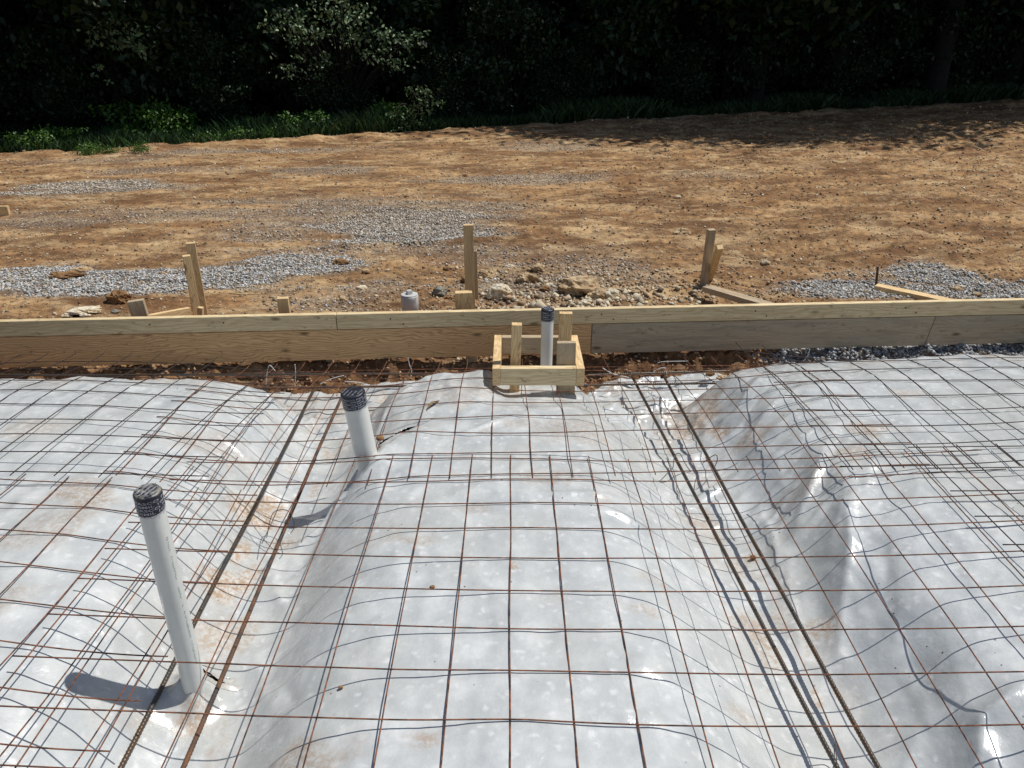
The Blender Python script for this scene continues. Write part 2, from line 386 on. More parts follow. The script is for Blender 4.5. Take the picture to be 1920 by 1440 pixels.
# ------------------------------------------------------------------ ground sheet
def build_ground():
    ys = list(np.arange(-6, 3.3, .25)) + list(np.arange(3.3, 4.5, .012))
    y = 4.5
    while y < 34: ys.append(y); y *= 1.0052
    ys += [40, 50, 70, 100, 150, 220]
    ys = np.array(ys)
    nu = 620; u = np.linspace(-1, 1, nu)
    hw = np.maximum(ys, 3.3) * .78 + 1.3
    hw = hw + np.maximum(ys - 30, 0) * 2
    X = u[None, :] * hw[:, None]; Y = np.repeat(ys[:, None], nu, 1)
    Z = ground(X, Y); G = gravel(X, Y)
    V = np.stack([X, Y, Z], -1).reshape(-1, 3)
    ny = len(ys); i = np.arange(ny - 1)[:, None] * nu; j = np.arange(nu - 1)[None, :]
    Fq = np.stack([i + j, i + j + 1, i + nu + j + 1, i + nu + j], -1).reshape(-1, 4)
    m = M('construction_dirt'); g = m.geo()
    ga = m.attr('gravel').outputs['Fac']
    gs = m.mapv(g, (1, 1.5, 1))
    n1 = m.noise(gs, 1.1, 7, .62); n2 = m.noise(g, 14, 7, .7); n3 = m.noise(g, 70, 4, .7); n4 = m.noise(m.mapv(g, (.7, 2.2, 1)), 1.5, 8, .7)
    c = m.ramp(n1, [(.3, (.225, .11, .045)), (.42, (.37, .205, .09)), (.56, (.52, .32, .15)), (.72, (.66, .46, .245))])
    c = m.mix(m.ramp(n4, [(.44, 0), (.58, .85)]), c, (.17, .085, .038))
    c = m.mix(m.ramp(n2, [(.38, .8), (.56, 0)]), c, (.12, .07, .04))
    c = m.mix(m.ramp(n3, [(.6, 0), (.72, .5)]), c, (.62, .50, .33))
    n5 = m.noise(m.mapv(g, (.38, 1.3, 1)), 2.6, 9, .78); c = m.mix(m.ramp(n5, [(.53, 0), (.62, .65)]), c, (.13, .066, .032))
    n6 = m.noise(m.mapv(g, (.6, 1.2, 1), None), 3.3, 9, .76); c = m.mix(m.ramp(n6, [(.50, 0), (.64, .65)]), c, (.68, .50, .28))
    # clay under the forms is darker and redder
    sep = m.n('ShaderNodeSeparateXYZ'); m.l(g, sep.inputs[0])
    cla = m.n('ShaderNodeMapRange', i_1=4.9, i_2=4.25); m.l(sep.outputs[1], cla.inputs[0])
    c = m.mix(m.math('MULTIPLY', cla.outputs[0], .6), c, m.mix(m.ramp(n2, [(.4, 0), (.6, 1)]), (.085, .04, .02), (.25, .125, .058)))
    vo = m.n('ShaderNodeTexVoronoi', i_Scale=42.0); m.l(g, vo.inputs['Vector'])
    gc = m.ramp(vo.outputs['Color'], [(.2, (.24, .22, .185)), (.5, (.44, .41, .35)), (.85, (.68, .64, .56))])
    gc = m.mix(m.ramp(vo.outputs['Distance'], [(.3, 0), (.62, .8)]), gc, (.10, .085, .07))
    gm = m.math('MULTIPLY', m.math('MULTIPLY', ga, .8), m.ramp(m.noise(g, 9, 5, .7), [(.3, .35), (.5, 1)]))
    c = m.mix(gm, c, gc)
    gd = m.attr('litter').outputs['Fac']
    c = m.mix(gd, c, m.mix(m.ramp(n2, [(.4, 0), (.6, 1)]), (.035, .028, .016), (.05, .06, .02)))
    m.l(c, m.b.inputs['Base Color']); m.b.inputs['Roughness'].default_value = .95
    m.b.inputs['Specular IOR Level'].default_value = .2
    h = m.math('ADD', m.math('MULTIPLY', n2, 1.2), m.math('MULTIPLY', m.noise(g, 120, 3, .6), .25))
    h = m.math('ADD', h, m.math('MULTIPLY', m.math('MULTIPLY', vo.outputs['Distance'], ga), -1.2))
    bp = m.bump(h, 1.0, .024); m.l(bp.outputs[0], m.b.inputs['Normal'])
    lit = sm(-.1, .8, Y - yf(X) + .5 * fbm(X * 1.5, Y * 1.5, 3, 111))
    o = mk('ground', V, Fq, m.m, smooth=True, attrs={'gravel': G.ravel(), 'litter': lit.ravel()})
    tag(o, kind='structure')
build_ground()

# ------------------------------------------------------------------ plastic sheet
def stains(X, Y):
    s = np.zeros_like(X)
    n = fbm(X * 9, Y * 9, 5, 121)
    def blob(px, py, r, z=-.03, a=1.0, sy=1.0):
        p = P(px, py, z=z); d = np.hypot((X - p.x), (Y - p.y) / sy) / r
        return a * sm(1.1, .2, d + n * 1.1)
    for b in ((430, 1120, .09, -.26, .9, 2.2), (445, 1060, .05, -.26, .9, 2.5), (400, 1200, .11, -.26, .6, 1), (500, 960, .10, -.24, .95, 1.5), (520, 1010, .08, -.25, .7, 1.3),
              (160, 925, .14, .03, .55, .8), (110, 985, .16, .03, .35, .8), (40, 1110, .16, .03, .4, .6), (1290, 785, .16, -.24, .8, 1.3), (1340, 820, .07, -.24, .9, 1.2),
              (1395, 860, .08, -.24, .5, 1), (1410, 1045, .025, -.25, 1.3, 1), (1525, 1300, .03, -.27, 1.1, 2), (1530, 1190, .05, -.27, .6, 1.5), (963, 1062, .03, 0, 1.2, 1),
              (1040, 1110, .07, 0, .4, .8), (570, 1405, .10, -.03, .55, .8), (795, 1392, .07, -.02, .5, .6), (900, 960, .10, -.02, .3, .5), (1020, 905, .2, -.02, .35, .35),
              (1060, 810, .35, -.03, .33, .4), (860, 760, .3, -.05, .35, .5), (940, 740, .25, -.06, .35, .4), (1620, 790, .2, .03, .55, .4), (1590, 835, .1, .03, .4, .5), (1210, 1130, .05, 0, .35, .6),
              (60, 800, .14, .04, .3, .6), (380, 800, .2, .03, .35, .6), (1700, 735, .12, .03, .4, .4), (1390, 1320, .09, -.13, .4, .5), (1230, 1065, .08, -.02, .3, .5),
              (700, 1010, .12, -.03, .35, .6), (780, 1020, .08, -.02, .5, .5), (1350, 980, .1, -.2, .4, 1), (1500, 960, .1, -.2, .3, 1), (355, 1290, .09, -.2, .75, 1), (330, 1330, .06, -.26, .5, 1.2), (1130, 940, .05, -.02, .3, .6)):
        s = np.maximum(s, blob(*b))
    s = np.maximum(s, .6 * sm(3.1, 3.5, Y - BM * X) * sm(-.1, .5, n))
    tr = np.maximum(np.exp(-((X + .9) / .14) ** 2), np.exp(-((X + BM * (Y - 1.5) - .84) / .13) ** 2))
    s = np.maximum(s, tr * .6 * sm(.0, .6, fbm(X * 14, Y * 7, 4, 123)))
    return np.clip(s, 0, 1)
def build_plastic():
    xs = np.arange(-3.5, 3.9, .009); ys = np.arange(.35, 3.95, .009)
    X, Y = np.meshgrid(xs, ys); Z = pad(X, Y); S = stains(X, Y)
    V = np.stack([X, Y, Z], -1).reshape(-1, 3)
    nx, ny = len(xs), len(ys)
    i = np.arange(ny - 1)[:, None] * nx; j = np.arange(nx - 1)[None, :]
    Fq = np.stack([i + j, i + j + 1, i + nx + j + 1, i + nx + j], -1).reshape(-1, 4)
    edge = 3.62 + .06 * fbm(xs * 2.2, xs * 0, 4, 131) + .21 * sm(-2.2, -1.6, xs) * (1 - sm(-.5, -.2, xs)) + .15 * sm(.4, .55, xs) * (1 - sm(1.15, 1.4, xs)) - .08 * sm(-1.9, -2.5, xs) + .06 * sm(1.5, 2.3, xs) + .02 * fbm(xs * 14, xs * 0, 3, 133)
    cx = X[:-1, :-1]; cy = Y[:-1, :-1]
    keep = (cy - BM * cx) < edge[None, :-1]
    # the tear beside the tall pipe is a real hole
    t = P(408, 1264, z=-.215)
    dx = cx - t.x + .012; dy = cy - t.y
    hole = (np.abs(dx * .9 + dy * .35) < .034) & (np.abs(dy * .9 - dx * .3 + .012) < .018 + .01 * np.sin(dx * 90))
    keep &= ~hole
    # small rip above the second pipe
    t2 = P(745, 828, z=-.08); dx = cx - t2.x; dy = cy - t2.y
    keep &= ~((np.abs(dx) < .085) & (np.abs(dy - dx * .35) < .008 + .006 * np.sin(dx * 60)))
    Fq = Fq[keep.ravel()]
    m = M('white_vapour_barrier_film'); g = m.geo()
    s = m.attr('stain').outputs['Fac']
    mot = m.noise(g, 9, 6, .62); mot2 = m.noise(m.mapv(g, (1, 1, .3)), 33, 4, .6); big = m.noise(g, 1.9, 3, .5)
    c = m.ramp(mot, [(.3, (.44, .465, .475)), (.5, (.525, .55, .55)), (.66, (.64, .66, .655))])
    c = m.mix(m.ramp(big, [(.4, 0), (.65, .45)]), c, (.48, .48, .44))
    vo = m.n('ShaderNodeTexVoronoi', i_Scale=27.0, i_Randomness=1.0); 
    vd = m.n('ShaderNodeVectorMath', operation='ADD'); m.l(g, vd.inputs[0])
    nn = m.n('ShaderNodeTexNoise', i_Scale=18.0, i_Detail=2.0); m.l(g, nn.inputs['Vector'])
    sc = m.n('ShaderNodeVectorMath', operation='SCALE'); sc.inputs['Scale'].default_value = .05; m.l(nn.outputs['Color'], sc.inputs[0]); m.l(sc.outputs[0], vd.inputs[1])
    m.l(vd.outputs[0], vo.inputs['Vector'])
    c = m.mix(m.math('MULTIPLY', m.ramp(vo.outputs['Distance'], [(.12, 1), (.42, 0)]), m.ramp(mot2, [(.44, 0), (.58, .7)])), c, (.74, .745, .75))
    sp = m.noise(g, 60, 5, .75)
    c = m.mix(m.math('MULTIPLY', s, m.ramp(sp, [(.43, .03), (.56, 1)])), c, (.34, .19, .085))
    c = m.mix(m.math('MULTIPLY', s, .22), c, (.50, .42, .30))
    # specks of dirt
    v2 = m.n('ShaderNodeTexVoronoi', i_Scale=23.0); m.l(g, v2.inputs['Vector'])
    c = m.mix(m.math('MULTIPLY', m.ramp(v2.outputs['Distance'], [(.05, 1), (.085, 0)]), m.ramp(m.noise(g, 2.7, 3, .6), [(.52, 0), (.58, 1)])), c, (.12, .07, .035))
    m.l(c, m.b.inputs['Base Color'])
    rr = m.ramp(m.noise(g, 12, 5, .6), [(.35, .14), (.7, .34)]); rr2 = m.math('ADD', m.math('MULTIPLY', s, .35), rr)
    m.l(rr2, m.b.inputs['Roughness']); m.b.inputs['Specular IOR Level'].default_value = .95
    cr = m.n('ShaderNodeTexNoise', i_Scale=5.0, i_Detail=5.0, i_Roughness=.55, i_Distortion=1.2); cr.noise_type = 'RIDGED_MULTIFRACTAL'; m.l(m.mapv(g, (1, .7, .4)), cr.inputs['Vector'])
    h = m.math('ADD', m.math('MULTIPLY', mot2, .14), m.math('MULTIPLY', mot, .6))
    cr2 = m.n('ShaderNodeTexNoise', i_Scale=3.2, i_Detail=3.0, i_Roughness=.5, i_Distortion=.6); cr2.noise_type = 'RIDGED_MULTIFRACTAL'; m.l(m.mapv(g, (2.2, .55, .4)), cr2.inputs['Vector'])
    h = m.math('ADD', h, m.math('MULTIPLY', cr.outputs['Fac'], 1.2)); h = m.math('ADD', h, m.math('MULTIPLY', cr2.outputs['Fac'], 1.3))
    bp = m.bump(h, .55, .014); m.l(bp.outputs[0], m.b.inputs['Normal'])
    o = mk('plastic_sheet', V, Fq, m.m, smooth=True, attrs={'stain': S.ravel()})
    md = o.modifiers.new('thick', 'SOLIDIFY'); md.thickness = .0015; md.offset = -1
    tag(o, 'crumpled white plastic vapour barrier draped over the earth pads and trenches under the wire mesh', 'plastic sheet')
    # curled ragged lip round the tear
    n = 44; an = np.arange(n) * 2 * math.pi / n; rr = 1 + .5 * np.maximum(0, np.cos(3 * an + .6)) ** 4 * 1.6 - .22 * np.sin(5 * an + 1) + .1 * np.sin(11 * an)
    cx, cy = t.x - .012, t.y - .014; V = []
    for kx, ky, ad, zz in ((.020, .0085, 0, .009), (.024, .012, .004, .012), (.030, .018, .008, .006), (.040, .026, .014, .0012)):
        x = cx + np.cos(an) * (kx * rr + ad) + .3 * np.sin(an) * 0; y = cy + np.sin(an) * (ky * rr + ad) + .3 * (x - cx)
        V.append(np.stack([x, y, pad(x, y) + zz + .003 * np.sin(4 * an + kx * 100) * (zz > .002)], -1))
    V = np.vstack(V); i = np.arange(3)[:, None] * n; j = np.arange(n)[None, :]; j2 = (j + 1) % n
    mk('torn_lip', V, np.stack([i + j, i + j2, i + n + j2, i + n + j], -1).reshape(-1, 4), m.m, o, True, {'stain': np.full(len(V), .25)})
    return o
PLASTIC = build_plastic()

# ------------------------------------------------------------------ welded wire mesh sheets
def fit(ctrl):
    A = []; b = []
    for px, py, Y in ctrl:
        p = P(px, py, Y=Y); A.append([1, p.x, Y, p.x * p.x, p.x * Y, Y * Y]); b.append(p.z)
    A = np.array(A); b = np.array(b)
    reg = np.diag([0, 1e-3, 1e-3, 4e-3, 4e-3, 4e-3])
    c = np.linalg.solve(A.T @ A + reg, A.T @ b)
    return lambda X, Y: c[0] + c[1] * X + c[2] * Y + c[3] * X * X + c[4] * X * Y + c[5] * Y * Y
S6 = .1524; R = .0020
def sheet(label, xs, ys, x0, x1, y0, y1, zf, skew, mat, dz=0, seed=0):
    root = empty('welded_wire_mesh', ((x0 + x1) / 2, (y0 + y1) / 2, 0))
    tag(root, label, 'wire mesh', 'rusty welded wire mesh sheets')
    ox, oy = root.location.x, root.location.y
    def zz(X, Y):
        z = zf(X, Y) + dz
        z = z + .004 * fbm(X * 1.6 + seed, Y * 1.6, 2, 141)
        zp = np.minimum(pad(X, Y, False) + .045, pad(X, Y) + .004)
        zc = np.maximum(z, zp); Z = zc.copy()
        if Z.ndim == 1 and len(Z) > 12:                            # stiff wire: bridges dips instead of following them
            for _ in range(14):
                Zs = np.convolve(np.pad(Z, 3, mode='edge'), np.ones(7) / 7, 'valid'); Z = np.maximum(zc, Zs)
            Z = np.convolve(np.pad(Z, 1, mode='edge'), np.ones(3) / 3, 'valid')
        return Z
    def sk(X, Y): return X + skew * (Y - ys[0]), Y - skew * (X - (x0 + x1) / 2)
    for i, yy in enumerate(ys):                                    # cross wires, on top
        X = np.arange(x0 - .004 * random.random(), x1 + .02, .03)
        Y = np.full_like(X, yy) + .0035 * fbm(X * 2.5, X * 0 + i, 2, 151 + seed)
        X2, Y2 = sk(X, Y); Z = zz(X2, Y2) + R
        V, f = tube(np.stack([X2 - ox, Y2 - oy, Z], -1), R, 6)
        mk('cross_wire', V, f, mat, root, True)
    for i, xx in enumerate(xs):
        Y = np.arange(y0, y1 + .015, .03)
        X = np.full_like(Y, xx) + .0035 * fbm(Y * 2.5, Y * 0 + i, 2, 161 + seed)
        X2, Y2 = sk(X, Y); Z = zz(X2, Y2) - R
        V, f = tube(np.stack([X2 - ox, Y2 - oy, Z], -1), R, 6)
        mk('long_wire', V, f, mat, root, True)
    return root
YA = lambda k: 1.251 + S6 * k
zA = fit([(14, 1307, YA(0)), (73, 1223, YA(1)), (126, 1148, YA(2)), (173, 1084, YA(3)), (217, 1027, YA(4)), (255, 970, YA(5)), (324, 879, YA(8)), (480, 872, YA(8)), (480, 911, YA(7)), (400, 1069, YA(3)),
          (596, 1378 - 4, YA(0)), (590, 1204, YA(2))] + [(957, y, YA(k)) for k, y in enumerate((1353.3, 1260.8, 1178, 1107.5, 1045.6, 991, 942, 897, 857.5))] +
         [(1387, 1359, YA(0)), (1387, 1263.6, YA(1)), (1387, 1183, YA(2)), (1440, 1111.7, YA(3)), (1440, 1050, YA(4)), (1440, 994, YA(5)), (1440, 944.5, YA(6)), (1440, 900, YA(7)), (1440, 861, YA(8)),
          (1920, 1350, YA(0)), (1920, 1252.5, YA(1)), (1920, 1169, YA(2)), (1920, 1097, YA(3)), (1911, 931, YA(6)), (1864, 886, YA(7)), (1821, 844, YA(8))])
sheet('near middle sheet of rusty wire mesh, spanning both trenches, lower left to right edge', [-.004 + S6 * k for k in range(-8, 12)], [YA(k) for k in range(-4, 9)], -1.257, 1.79, .55, 2.488, zA, 0, RUST, -.003, 1)
YB = lambda k: 2.357 + S6 * k
zB = fit([(957, y, YB(k)) for k, y in enumerate((889.5, 850, 815, 784, 759, 737.5, 720))] +
         [(215, 871, YB(1)), (248, 836, YB(2)), (278, 805, YB(3)), (306, 777, YB(4)), (334, 754, YB(5)), (480, 872, YB(1)), (480, 911, YB(0)),
          (1732, 881, YB(0)), (1696, 839, YB(1)), (1664, 803, YB(2)), (1632, 772, YB(3)), (1602, 744, YB(4)), (1576, 720, YB(5)),
          (640, 691, 3.84), (850, 687, 3.84), (1250, 688, 3.84), (1430, 686, 3.86), (720, 690, 3.84)])
sheet('far middle sheet of rusty wire mesh running back to the small wooden box', [.075 + S6 * k for k in range(-10, 10)], [YB(k) for k in range(0, 10)], -1.50, 1.55, 2.335, 3.84, zB, -.012, RUST, -.001, 2)
YC = lambda k: 2.236 + S6 * k
zC = fit([(0, y, YC(k)) for k, y in enumerate((889, 851, 816, 787, 763, 744, 726))] +
         [(399, 894, YC(0)), (424, 866, YC(1)), (445, 835, YC(2)), (465, 804, YC(3)), (121, 895, YC(0) - .02), (136, 672, YC(9.6)), (300, 675, YC(9.6)), (375, 680, YC(9.6)), (0, 681, YC(9.2)), (240, 708, YC(7))])
sheet('far left sheet of dark wire mesh over the plastic hump by the pale form board', [-1.146 - S6 * k for k in range(0, 17)], [YC(k) for k in range(0, 10)], -3.65, -1.065, 2.215, YC(9.8), zC, 0, RUST_D, .004, 3)
YD = lambda k: 2.235 - S6 * k
zD = fit([(0, y, YD(k)) for k, y in enumerate((902, 954, 1004, 1062, 1128, 1206, 1295, 1401))] +
         [(462, 937, YD(0)), (432, 990, YD(1)), (403, 1041, YD(2)), (368, 1104, YD(3)), (304, 1167, YD(4)), (285, 1252, YD(5)), (235, 1337, YD(6)), (178, 1432, YD(7))])
sheet('near left sheet of rusty wire mesh ending beside the tall near pipe', [-.985 - S6 * k for k in range(0, 16)], [YD(k) for k in range(0, 11)], -3.4, -.93, .6, 2.27, zD, 0, RUST, .010, 4)
YE = lambda k: 2.475 - S6 * k
zE = fit([(1706, 844, YE(0)), (1741, 882, YE(1)), (1781, 927, YE(2)), (1824, 975, YE(3)), (1871, 1027, YE(4)), (1920, 842, YE(0)), (1920, 879, YE(1)), (1920, 922, YE(2))])
sheet('near right sheet of wire mesh, short ends lapped at the right edge', [1.565 + S6 * k for k in range(0, 15)], [YE(k) for k in range(0, 12)], 1.52, 3.8, .7, 2.51, lambda X, Y: zE(np.clip(X, 1.4, 2.1), np.clip(Y, 1.7, 2.6)), 0, RUST_D, .006, 5)
YF = lambda k: 2.357 + S6 * k
zF = fit([(1920, y, YF(k)) for k, y in enumerate((867, 829, 795, 764.5, 740, 720, 706, 695))] +
         [(1567, 876, YF(0)), (1542, 837.5, YF(1)), (1522, 802, YF(2)), (1502, 769, YF(3)), (1484, 741, YF(4)), (1466, 720, YF(5)), (1700, 680, 3.86), (1900, 676, 3.9)])
sheet('far right sheet of dark wire mesh lying on the plastic below the grey form boards', [1.255 + S6 * k for k in range(0, 18)], [YF(k) for k in range(0, 10)], 1.215, 3.95, 2.335, 3.86, lambda X, Y: zF(np.clip(X, 1, 2.4), Y), 0, RUST_D, .002, 6)

# ------------------------------------------------------------------ rebar
def rebar(a, b, label, mat, group=None, sag=.0, seed=0, r=.0062, zoff=0, snap=False, end=None):
    a = np.array(a, float); b = np.array(b, float); L = np.linalg.norm(b - a)
    n = int(L / .0036); t = np.linspace(0, 1, n)
    pts = a[None] * (1 - t)[:, None] + b[None] * t[:, None]
    pts[:, 2] += sag * np.sin(math.pi * t) + .004 * fbm(t * L * 1.4 + seed, t * 0, 2, 171)
    pts[:, 0] += .006 * fbm(t * L * .9 + seed, t * 0 + 3, 2, 173)
    if snap: pts[:, 2] = np.maximum(pts[:, 2], pad(pts[:, 0], pts[:, 1]) + r)
    rr = r * (1 + .17 * (np.arange(n) % 3 == 0))
    V, f = tube(pts - a, rr, 8); V[:, 0] += 0
    o = mk('rebar', V, f, mat, None, True); o.location = a
    return tag(o, label, 'rebar', group)
def at(px, py, z, z2=None): return P(px, py, z=z)
a = P(590, 728, z=-.17); b = P(226, 1440, z=-.19); d = b - a
rebar(a, b + d * .25, 'dark ribbed steel bar lying in the left trench, left of the tall near pipe', BAR, 'bars in the left trench', seed=1, r=.0068)
a = P(644, 735, z=-.17); b = P(341, 1440, z=-.19); d = b - a
rebar(a, b + d * .25, 'rust-streaked steel bar in the left trench, right of the tall near pipe', BAR_R, 'bars in the left trench', seed=2, r=.0065)
a = P(1186, 708, z=-.17); b = P(1570, 1440, z=-.19); d = b - a
rebar(a, b, 'dark ribbed steel bar in the right trench, the left one of the pair', BAR, 'bars in the right trench', seed=3, r=.0066)
a = P(1244, 706, z=-.17); b = P(1645, 1440, z=-.19); d = b - a
rebar(a, b + d * .2, 'dark steel bar in the right trench, the right one of the pair', BAR, 'bars in the right trench', seed=4, r=.0066)
rebar(P(-60, 703, z=-.19), P(905, 701, z=-.20), 'long steel bar under the pale form board, at the dirt bank edge', BAR, 'bars in the trench along the form', seed=5)
rebar(P(470, 727, z=-.17), P(800, 723, z=-.17), 'steel bar along the form, just behind the black-capped middle pipe', BAR_R, 'bars in the trench along the form', seed=6)
rebar(P(1100, 703, z=-.20), P(1470, 693, z=-.2), 'steel bar right of the wooden box, close to the dug bank', BAR, 'bars in the trench along the form', seed=7)
rebar(P(1076, 723, z=-.16), P(1375, 718, z=-.14), 'short steel bar crossing over the right trench bars, ending on plastic', BAR, 'bars in the trench along the form', seed=8)
rebar(P(1425, 728 - 4, z=-.13), P(2000, 709, z=-.1), 'rusty steel bar lying along the far edge of the right mesh', BAR_R, 'bars in the trench along the form', seed=9)

# ------------------------------------------------------------------ lumber
def timber(name, a, b, w, t, mat, label, cat, group=None, roll=0.0, parent=None, side=None, bev=.0025, taper=0):
    """box from a to b; w = size across 'side', t = the other size"""
    a = Vector(a); b = Vector(b); x = (b - a); L = x.length; x.normalize()
    s = Vector(side) if side is not None else Vector((0, 0, 1))
    z = (s - x * s.dot(x)).normalized(); y = z.cross(x)
    bm = bmesh.new(); bmesh.ops.create_cube(bm, size=1)
    for v in bm.verts:
        v.co = Vector(((v.co.x + .5) * L, v.co.y * t, v.co.z * w))
        if taper and v.co.x < L * .5: v.co.y *= .15; v.co.z *= .15
    es = [e for e in bm.edges]
    bmesh.ops.bevel(bm, geom=es, offset=bev, segments=2, affect='EDGES', profile=.6)
    o = bmobj(name, bm, mat, parent, False)
    R3 = Matrix((x, y, z)).transposed()
    if roll: R3 = R3 @ Matrix.Rotation(roll, 3, 'X')
    o.matrix_world = Matrix.Translation(a) @ R3.to_4x4()
    if label: tag(o, label, cat, group)
    return o
def bx(px): # X on the form line for a pixel column at the board top
    X = 0
    for i in range(8):
        Z = yb(X) * math.cos(PITCH) + (CH - .07) * math.sin(PITCH); X = (px - 960) / F * Z
    return X
T2 = .038
def form(x0, x1, zc, w, mat, label, dy=0, slant=0):
    a = Vector((x0, yb(x0) + T2 / 2 + dy, zc)); b = Vector((x1, yb(x1) + T2 / 2 + dy, zc))
    o = timber('form_board', a, b, w, T2, mat, label, 'form board', 'form boards edging the slab')
    if slant:
        for v in o.data.vertices:
            if v.co.x > (b - a).length * .5: v.co.x += slant * v.co.z
            if slant < 0: pass
    return o
xj = bx(629)
def nail(o, x, z):
    bm = bmesh.new(); bmesh.ops.create_cone(bm, cap_ends=True, segments=10, radius1=.0045, radius2=.0038, depth=.003)
    for v in bm.verts: v.co = Vector((v.co.x + x, -(T2 / 2) + v.co.z * 1 - .0008, v.co.y + z)) if False else Vector((v.co.x + x, -T2 / 2 - .0012 + v.co.z * .8, v.co.y + z))
    bmobj('nail_head', bm, RUST_D, o)
f1 = form(-4.6, xj - .002, .070 - .0445, .089, W_PALE, 'pale narrow board on top of the form, left part up to the butt joint')
f2 = form(xj + .002, 4.9, .070 - .0445, .089, W_PALE, 'long pale narrow board on top of the form, right of the butt joint')
xk = bx(1107) * 1.03; xm = bx(1736) * 1.03
f3 = form(-4.6, xk - .002, -.023 - .092, .184, W_TAN, 'wide tan pine form board with bold grain on the left', .004)
f4 = form(xk + .002, xm - .002, -.023 - .092, .184, W_GREY, 'weathered grey wide form board right of the wooden box', .004, .14)
f5 = form(xm + .002, 4.9, -.023 - .092, .184, W_GREY, 'weathered grey wide form board at the far right end', .004)
for v in f5.data.vertices:
    if v.co.x < 1: v.co.x += .14 * v.co.z
for x in (.3, 1.5, 2.4, 3.3, 4.1): nail(f2, x, .012); nail(f2, x + .07, -.02)
for x in (1.2, 2.6, 3.0): nail(f1, x, .01)

def stake(top, zb, w, t, mat, label, lean=(0, 0), yaw=0, cat='stake', name='wooden_stake', group='wooden stakes bracing the form', tz=None):
    """top: pixel of the top centre + Y ; runs down to zb"""
    px, py, Y = top; p = P(px, py, Y=Y)
    base = Vector((p.x - lean[0], p.y - lean[1], zb))
    return timber(name, base, p, w, t, mat, label, cat, group, side=(math.cos(yaw), math.sin(yaw), 0), bev=.002)
G0 = -.42
stake((357, 455, 4.50), G0, .052, .038, W_STAKE, 'taller of the paired light stakes behind the form on the left', yaw=.35)
stake((349, 479, 4.36), G0, .045, .040, W_STAKE, 'shorter of the paired light stakes behind the form on the left', yaw=.5)
stake((254, 563, 4.03), -.50, .085, .038, W_STAKE_D, 'short brown stake nearest the left end, behind the pale board', yaw=.25, lean=(-.05, 0))
stake((530, 558, 4.06), -.46, .062, .038, W_STAKE, 'short light stake top between the paired stakes and the white cleanout', yaw=.15)
stake((878, 421, 4.62), G0, .062, .038, W_STAKE, 'tallest stake, standing behind the form in the middle', yaw=.1)
timber('wooden_stake', P(893, 560, Y=4.70), P(890, 470, Y=4.70), .03, .02, W_STAKE_D, 'thin brown lath stake hidden behind the tallest stake', 'stake', 'wooden stakes bracing the form', side=(1, 0, 0))
stake((869, 547, 4.12), -.50, .098, .05, W_STAKE, 'stubby thick stake block in front of the tallest stake', yaw=.12)
p = P(1318, 545, Y=5.42); q = P(1334, 430, Y=5.38)
timber('wooden_stake', (p.x, p.y, -.42), q, .055, .045, W_STAKE_D, 'grey upright stake far behind the form on the right, crossed by a leaner', 'stake', 'wooden stakes bracing the form', side=(1, .2, 0))
timber('wooden_stake', P(1322, 548, Y=5.56), P(1350, 463, Y=5.22), .043, .04, W_STAKE, 'light stake leaning toward the camera against the grey upright stake', 'stake', 'wooden stakes bracing the form', side=(1, .1, 0))
timber('kicker_board', P(1326, 541, Y=5.02), (P(1500, 592, Y=4.13)), .038, .085, W_STAKE_D, 'flat brown kicker board from the crossed stakes down to the form', 'brace board', 'kicker boards bracing the form', side=(0, 0, 1))
timber('kicker_board', P(1642, 538, z=-.19), P(1850, 582, z=-.2), .038, .085, W_STAKE, 'orange-brown kicker board on grey gravel beside the rusty pin', 'brace board', 'kicker boards bracing the form', side=(0, 0, 1))
timber('kicker_board', P(258, 606, Y=4.06), P(356, 587, Y=4.30), .075, .03, W_STAKE, 'pale wedge-shaped kicker behind the form next to the paired stakes', 'brace board', 'kicker boards bracing the form')
timber('wood_block', P(376, 596, Y=4.20), P(376, 576, Y=4.20), .03, .03, W_STAKE, 'tiny light wood block at the foot of the paired stakes', 'wood block', side=(1, 0, 0))
q = pg(-20, 402); timber('form_board', (q.x - .5, q.y - .08, q.z + .05), P(17, 395, z=q.z + .05), .10, .04, W_STAKE, 'end of a loose light board on the dirt at the far left edge', 'loose board', 'form boards edging the slab')
# rusty steel pins
def pin(px0, py0, px1, py1, Y0, Y1, label, r=.009, zb=None):
    p = P(px0, py0, Y=Y0); q = P(px1, py1, Y=Y1)
    if zb is not None: p.z = zb
    t = np.linspace(0, 1, 40); pts = np.array(p)[None] * (1 - t)[:, None] + np.array(q)[None] * t[:, None]
    V, f = tube(pts - np.array(p), r * (1 + .1 * (np.arange(40) % 3 == 0)), 8)
    o = mk('steel_pin', V, f, BAR_R, None, True); o.location = p
    return tag(o, label, 'steel pin', 'steel pins holding forms')
pin(1646, 545, 1646, 500, 5.33, 5.33, 'rusty steel pin standing at the end of the orange-brown kicker board', zb=-.4)
pin(1176, 700, 1176, 668, 4.04, 4.04, 'dark steel pin under the grey form board right of the box', zb=-.5)
pin(1817, 695, 1817, 655, 4.16, 4.14, 'short rusty pin under the far right grey form board', zb=-.5)
# lower halves of stakes seen under the board
for px, w, lab in ((292, .055, 'dark stake foot under the wide tan board, left of the second trench bar'), (549, .05, 'pale stake foot under the tan board, behind the white ties'), (615, .075, 'broad stake foot under the tan board, left of the middle pipe'), (884, .065, 'stake foot under the tan board just left of the wooden box')):
    X = (px - 960) / F * 4.35
    timber('wooden_stake', (X, yb(X) + .062, -.55), (X, yb(X) + .062, -.13), w, .036, W_STAKE_D, lab, 'stake', 'wooden stakes bracing the form', side=(1, 0, 0))

